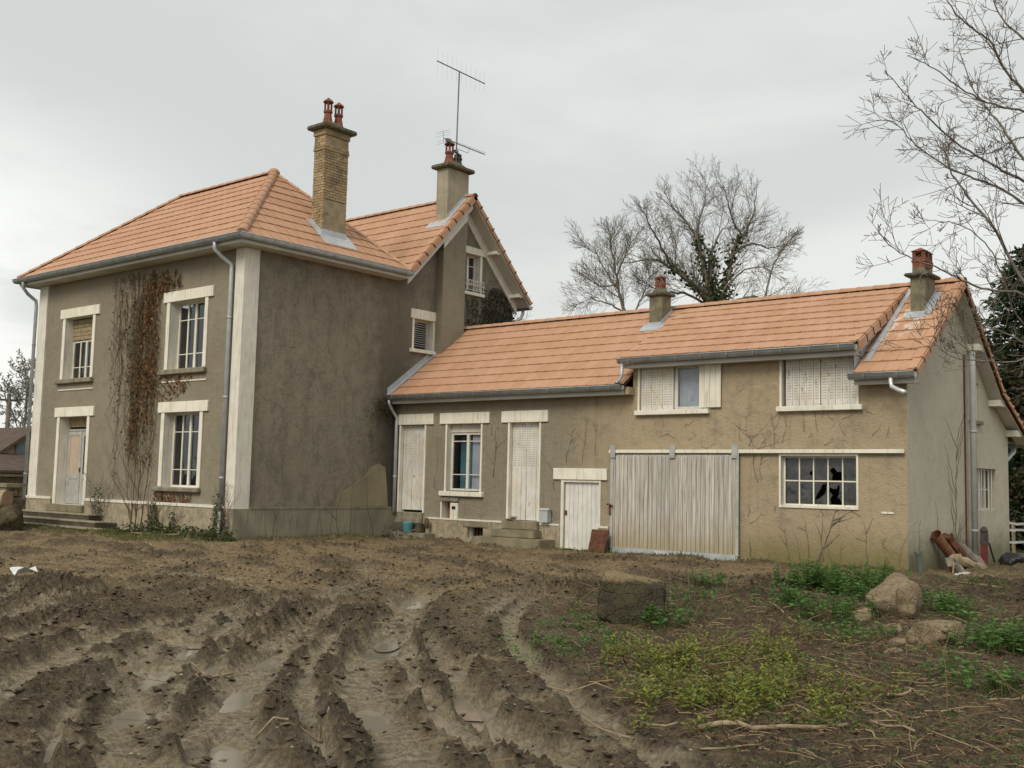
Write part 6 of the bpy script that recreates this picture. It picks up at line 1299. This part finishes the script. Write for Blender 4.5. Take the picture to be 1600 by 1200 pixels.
def limb_tree(base, trunk, limbs, label, r0, seed, dens, ivy):
    rng.seed(seed); T = thing('bare_tree', base, label, 'tree'); mb = MB(); mb.tube(trunk, [r0*(1-.12*i) for i in range(len(trunk))], 9, False); mb.build('trunk', M['bark'], T, True); mb = MB(); iv = MB()
    P = dict(seg=(5, 4, 3), wob=(.055, .06, .07), up=(.03, .03, .02), taper=(.35, .4, .5), sides=(4, 3, 3), kids=(7, 4), t0=(.12, .12), ang=(.58, .58), len=(.52, .5), rr=(.5, .6), min=.0045)
    B0 = Vector(trunk[-1])
    for pts, r in limbs:
        q = [B0+(Vector(p)-B0)*.88 for p in pts]; f = []
        for i in range(len(q)-1):
            p0, p1, p2, p3 = q[max(0, i-1)], q[i], q[i+1], q[min(len(q)-1, i+2)]
            for s in range(5):
                t = s/5; f.append(.5*((2*p1)+(p2-p0)*t+(2*p0-5*p1+4*p2-p3)*t*t+(3*p1-p0-3*p2+p3)*t*t*t)+rv(.02))
        f.append(q[-1]); n = len(f); mb.tube(f, [max(.008, r*.78*(1-.88*i/n)) for i in range(n)], 6, False)
        for i in range(3, n-1):
            for _ in range(2):
                if rng.random() < dens:
                    d_ = (f[i+1]-f[i]).normalized(); o = Matrix.Rotation(rng.random()*6.28, 3, d_) @ d_.orthogonal().normalized(); a = rng.uniform(.45, .95); t = i/n
                    branch(mb, f[i], d_*math.cos(a)+o*math.sin(a)+Vector((0, 0, .15)), rng.uniform(.7, 1.7)*(1.05-.45*t), max(.009, r*.17*(1-.6*t)), 0, P)
        branch(mb, f[-1], (f[-1]-f[-3]).normalized(), rng.uniform(.3, .55), .012, 0, P)
        if ivy and r > .10:
            for i in range(int(ivy*n)):
                t = rng.random()**1.4*.62*(n-1); j = int(t); leaf(iv, f[j]+rv(1).normalized()*(r*.8+abs(rng.gauss(0, .10))), rv().normalized(), rv()-Vector((0, 0, .6)), .15, .12)
    mb.build('crown', M['bark'], T, True, kind='stuff')
    if ivy:
        for i in range(800):
            c = Vector(trunk[-1])+Vector((rng.gauss(0, .30), rng.gauss(0, .30), rng.gauss(.3, .9))); leaf(iv, c, rv().normalized(), rv()-Vector((0, 0, .5)), .16, .13)
        iv.build('ivy_leaves', M['ivyg'], T, kind='stuff')
limb_tree((2.9, 19.2, -1.2), [(2.9, 19.2, -1.4), (2.85, 19.15, 2), (2.8, 19.1, 5), (2.75, 19.05, 7.0)], BT1, 'big bare ivy-clad tree rising behind the wing roof', .30, 21, .62, 11)
limb_tree((.5, 17.1, -1.2), [(.5, 17.1, -1.4), (.4, 17.05, 3), (.28, 17.0, 6.9)], BT2, 'smaller bare tree left of the ivy-clad one behind the wing roof', .17, 5, .80, 0)
rng.seed(9); P3 = dict(P1, kids=(9, 6, 5, 4, 3), len=(.5, .5, .5, .5, .5), min=.014); bare_tree('bare_tree', (-31, 9.5, -.6), 5.6, P3, 'small bare tree beside the pole at the far left', (0, 0), None, .13)
# bush at the foot of the ivy tree, seen over the ridge
def bush(name, c, rad, n, m, size, label, cat='bush', zpow=1.):
    T = thing(name, (c[0], c[1], c[2]-rad[2]), label, cat); mb = MB(); blobs = [(Vector((rng.gauss(0, .5), rng.gauss(0, .5), rng.uniform(-.7, .8))), rng.uniform(.25, .5)) for _ in range(26)]
    for i in range(n):
        b, r = rng.choice(blobs); p = b+rv(1).normalized()*r*rng.random()**.4; q = Vector(c)+Vector((p.x*rad[0], p.y*rad[1], p.z*rad[2])); leaf(mb, q, (rv(.6)+Vector((0, 0, .6))).normalized(), rv(), size*rng.uniform(.6, 1.3), size*.6)
    mb.build('foliage', M[m], T, kind='stuff'); mb = MB()
    for i in range(14): e_ = Vector(c)+Vector((rng.gauss(0, .4)*rad[0], rng.gauss(0, .4)*rad[1], rng.uniform(-.2, .7)*rad[2])); mb.tube([(c[0], c[1], c[2]-rad[2]), e_], [.05, .012], 5, False)
    mb.build('stems', M['bark'], T, kind='stuff'); return T
bush('bush', (1.2, 17.6, 6.0), (1.1, 1.1, 1.5), 2600, 'ivyb', .13, 'brownish leafy clump beside the trunk of the ivy-clad tree')
# ---- conifers at the right
def conifer(base, h, rad, n, label, seed):
    rng.seed(seed); T = thing('conifer', base, label, 'tree', 'conifers behind the end wall'); b = Vector(base); mb = MB(); mb.tube([b, b+Vector((0, 0, h))], [.28, .03], 8, False); mb.build('trunk', M['bark'], T); nd = MB(); lb = MB()
    for i in range(n):
        t = (i+rng.random())/n; z = h*(.08+.9*t); L = rad*(1-t)**.75*rng.uniform(.65, 1.15)+.25; a = i*2.4+rng.gauss(0, .3); d_ = Vector((math.cos(a), math.sin(a), -.12+.5*t)); p = b+Vector((0, 0, z)); pts = [p+d_*L*q+Vector((0, 0, -.25*L*q*q)) for q in (0, .4, .75, 1)]; lb.tube(pts, [.035, .02, .012, .006], 4, False)
        for j in range(int(62*L)+14):
            q = rng.random()**.7; c = p+d_*L*q+Vector((0, 0, -.25*L*q*q)); s = rv(.16*L*.5+.10); s.z *= .5; leaf(nd, c+s, (Vector((0, 0, 1))+rv(.5)).normalized(), d_+rv(.6)-Vector((0, 0, .4)), rng.uniform(.24, .42), .13)
    lb.build('limbs', M['bark'], T); nd.build('needles', M['needle'], T, kind='stuff')
conifer((9.3, 35.5, -1.7), 13.8, 3.8, 170, 'tall dark conifer right of the wing gable', 31); conifer((7.9, 31.0, -1.6), 10.2, 2.6, 130, 'shorter dark conifer half hidden behind the gable verge', 33); conifer((12.6, 38.0, -1.7), 12.5, 3.4, 130, 'dark conifer at the right picture edge', 35)
rng.seed(71)
bush('bush', (10.6, 33.5, 2.6), (2.6, 2.0, 4.4), 9000, 'bush', .30, 'tall dark evergreen mass under the conifers'); bush('bush', (11.6, 31.0, .6), (2.2, 1.6, 2.4), 5200, 'bush', .20, 'dark thicket behind the white rail fence'); bush('bush', (14.2, 33.0, .4), (2.0, 1.6, 2.2), 3000, 'bush', .20, 'brown scrub at the right edge behind the fence'); bush('bush', (9.0, 30.0, .3), (1.6, 1.5, 2.2), 2600, 'bush', .20, 'dark scrub hidden behind the back corner of the wing')
V = thing('rail_fence', (11, 27, -1.4), 'white rail fence beyond the back corner of the end wall', 'fence')
for i in range(8):
    y = 20+i*2.1; mb = MB(); z = gz(11, y); mb.box((10.95, y-.05, z-.1), (11.05, y+.05, z+1.12)); mb.build('post', M['wood'], V)
for zz in (.36, .80, 1.05):
    for i in range(7):
        y = 20+i*2.1; mb = MB(); z0_, z1_ = gz(11, y)+zz+rng.gauss(0, .02), gz(11, y+2.1)+zz; mb.obox((11.06, y, z0_), (0, 2.08, z1_-z0_), (.03, 0, 0), (0, 0, .085)); mb.build('rail', M['whitep'], V)
# ---- the bare tree whose boughs reach in from the right; its trunk stands outside the picture
LIMBS = [
 ([(19.32, -2.7, 5.04), (19.01, -3.11, 5.43), (18.88, -3.35, 5.62), (18.77, -3.6, 5.94), (18.65, -3.81, 6.02), (18.47, -4.1, 6.29), (18.45, -4.25, 6.48)], 0.03),
 ([(19.43, -2.73, 3.81), (18.97, -3.0, 4.64), (18.74, -3.03, 5.07), (18.56, -3.01, 5.38), (18.39, -2.97, 5.67), (18.24, -2.96, 6.21)], 0.028),
 ([(19.4, -2.77, 5.08), (19.05, -3.29, 5.13), (18.9, -3.63, 5.12), (18.78, -3.95, 5.12), (18.61, -4.32, 5.23), (18.46, -4.68, 5.36), (18.34, -5.0, 5.4)], 0.022),
 ([(19.52, -2.81, 4.0), (19.05, -3.36, 4.29), (18.85, -3.67, 4.42), (18.59, -4.04, 4.61), (18.36, -4.39, 4.87), (18.22, -4.67, 5.06), (18.07, -4.95, 5.32)], 0.026),
 ([(19.44, -2.47, 3.93), (18.91, -2.81, 4.19), (18.69, -2.89, 4.37), (18.41, -3.01, 4.52), (18.14, -3.12, 4.68), (17.84, -3.27, 4.95), (17.59, -3.39, 5.26), (17.39, -3.43, 5.32)], 0.028),
 ([(19.26, -2.98, 2.6), (18.99, -3.2, 3.18), (18.75, -3.38, 3.74), (18.54, -3.53, 4.11), (18.36, -3.64, 4.43), (18.29, -3.66, 4.79)], 0.034),
 ([(19.53, -3.02, 2.58), (19.08, -3.55, 2.96), (18.79, -3.9, 3.0), (18.61, -4.17, 3.08), (18.42, -4.46, 3.2), (18.16, -4.79, 3.32), (18.02, -5.04, 3.51)], 0.024),
 ([(19.58, -3.24, 2.55), (19.1, -3.7, 2.23), (18.89, -3.97, 2.19), (18.62, -4.3, 2.2), (18.51, -4.51, 2.27), (18.44, -4.68, 2.36)], 0.016),
 ([(19.51, -2.98, 2.08), (19.01, -3.31, 2.47), (18.76, -3.4, 2.62), (18.51, -3.49, 2.74), (18.35, -3.52, 2.97)], 0.018),
 ([(19.48, -2.77, 5.6), (19.0, -3.05, 6.09), (18.75, -3.13, 6.44), (18.66, -3.08, 6.88)], 0.03),
 ([(19.51, -2.86, 3.33), (18.98, -3.17, 3.3), (18.73, -3.24, 3.2), (18.32, -3.44, 3.16)], 0.014),
 ([(19.44, -2.69, 4.64), (18.97, -2.98, 4.92), (18.7, -3.06, 4.8), (18.44, -3.14, 4.76), (18.12, -3.3, 4.94), (17.91, -3.35, 5.02)], 0.016),
 ([(19.51, -2.92, 2.73), (19.03, -3.38, 2.67), (18.87, -3.64, 3.23), (18.76, -3.84, 3.53), (18.57, -4.08, 3.71), (18.42, -4.27, 3.74), (18.21, -4.51, 3.76)], 0.016),
]
rng.seed(13)
V = thing('bare_tree', (19.75, -1.95, -.9), 'leafless tree whose thin boughs reach in from the right edge', 'tree'); mb = MB(); TR = [Vector(q) for q in ((19.75, -1.95, -1.0), (19.7, -2.1, .8), (19.62, -2.3, 2.2), (19.58, -2.4, 3.6), (19.5, -2.5, 5.0), (19.52, -2.6, 6.3))]
mb.tube(TR, [.17, .14, .12, .10, .075, .05], 10, False); mb.build('trunk', M['barkl'], V, True); mb = MB(); tw = MB()
def spray(p, d, L, r, lev):
    n = 5; pts = [p.copy()]; ds = []
    for i in range(n):
        d = (d+rv(.085)+Vector((0, 0, .04))).normalized(); p = p+d*L/n; pts.append(p.copy()); ds.append(d.copy())
    tw.tube(pts, [max(.0028, r*(1-.6*i/n)) for i in range(n+1)], 4 if lev == 0 else 3, False)
    b = pts[-1]; tw.tube([b, b+d*.012, b+d*.022], [.0024, .0042, .001], 4, False)
    if lev < 2:
        for i in range(rng.randint(3, 5) if lev == 0 else rng.randint(1, 3)):
            j = rng.randint(1, n-1); o = ds[j].orthogonal(); o = Matrix.Rotation(rng.random()*6.28, 3, ds[j]) @ o; a = rng.uniform(.5, 1.0); spray(pts[j], ds[j]*math.cos(a)+o.normalized()*math.sin(a), L*rng.uniform(.28, .6), r*.62, lev+1)
for pts, r in LIMBS:
    q = [Vector(p) for p in pts]; near_ = min(TR[1:], key=lambda t: (t-q[0]).length); q = [near_]+q; fine_ = []
    for i in range(len(q)-1):
        p0, p1, p2, p3 = q[max(0, i-1)], q[i], q[i+1], q[min(len(q)-1, i+2)]
        for s in range(5):
            t = s/5; fine_.append(.5*((2*p1)+(p2-p0)*t+(2*p0-5*p1+4*p2-p3)*t*t+(3*p1-p0-3*p2+p3)*t*t*t)+rv(.006))
    fine_.append(q[-1]); n = len(fine_); mb.tube(fine_, [max(.003, r*.78*(1-.82*i/n)) for i in range(n)], 6, False)
    for i in range(5, n-1):
        for _ in range(1):
            if rng.random() < .60:
                d_ = (fine_[i+1]-fine_[i]).normalized(); o = d_.orthogonal(); o = Matrix.Rotation(rng.random()*6.28, 3, d_) @ o; a = rng.uniform(.5, 1.0); spray(fine_[i], d_*math.cos(a)+o.normalized()*math.sin(a), rng.uniform(.18, .95)*(1.05-.55*i/n), r*.30*(1-.5*i/n), 0)
mb.build('boughs', M['barkl'], V, True); tw.build('twigs', M['twig'], V, kind='stuff')
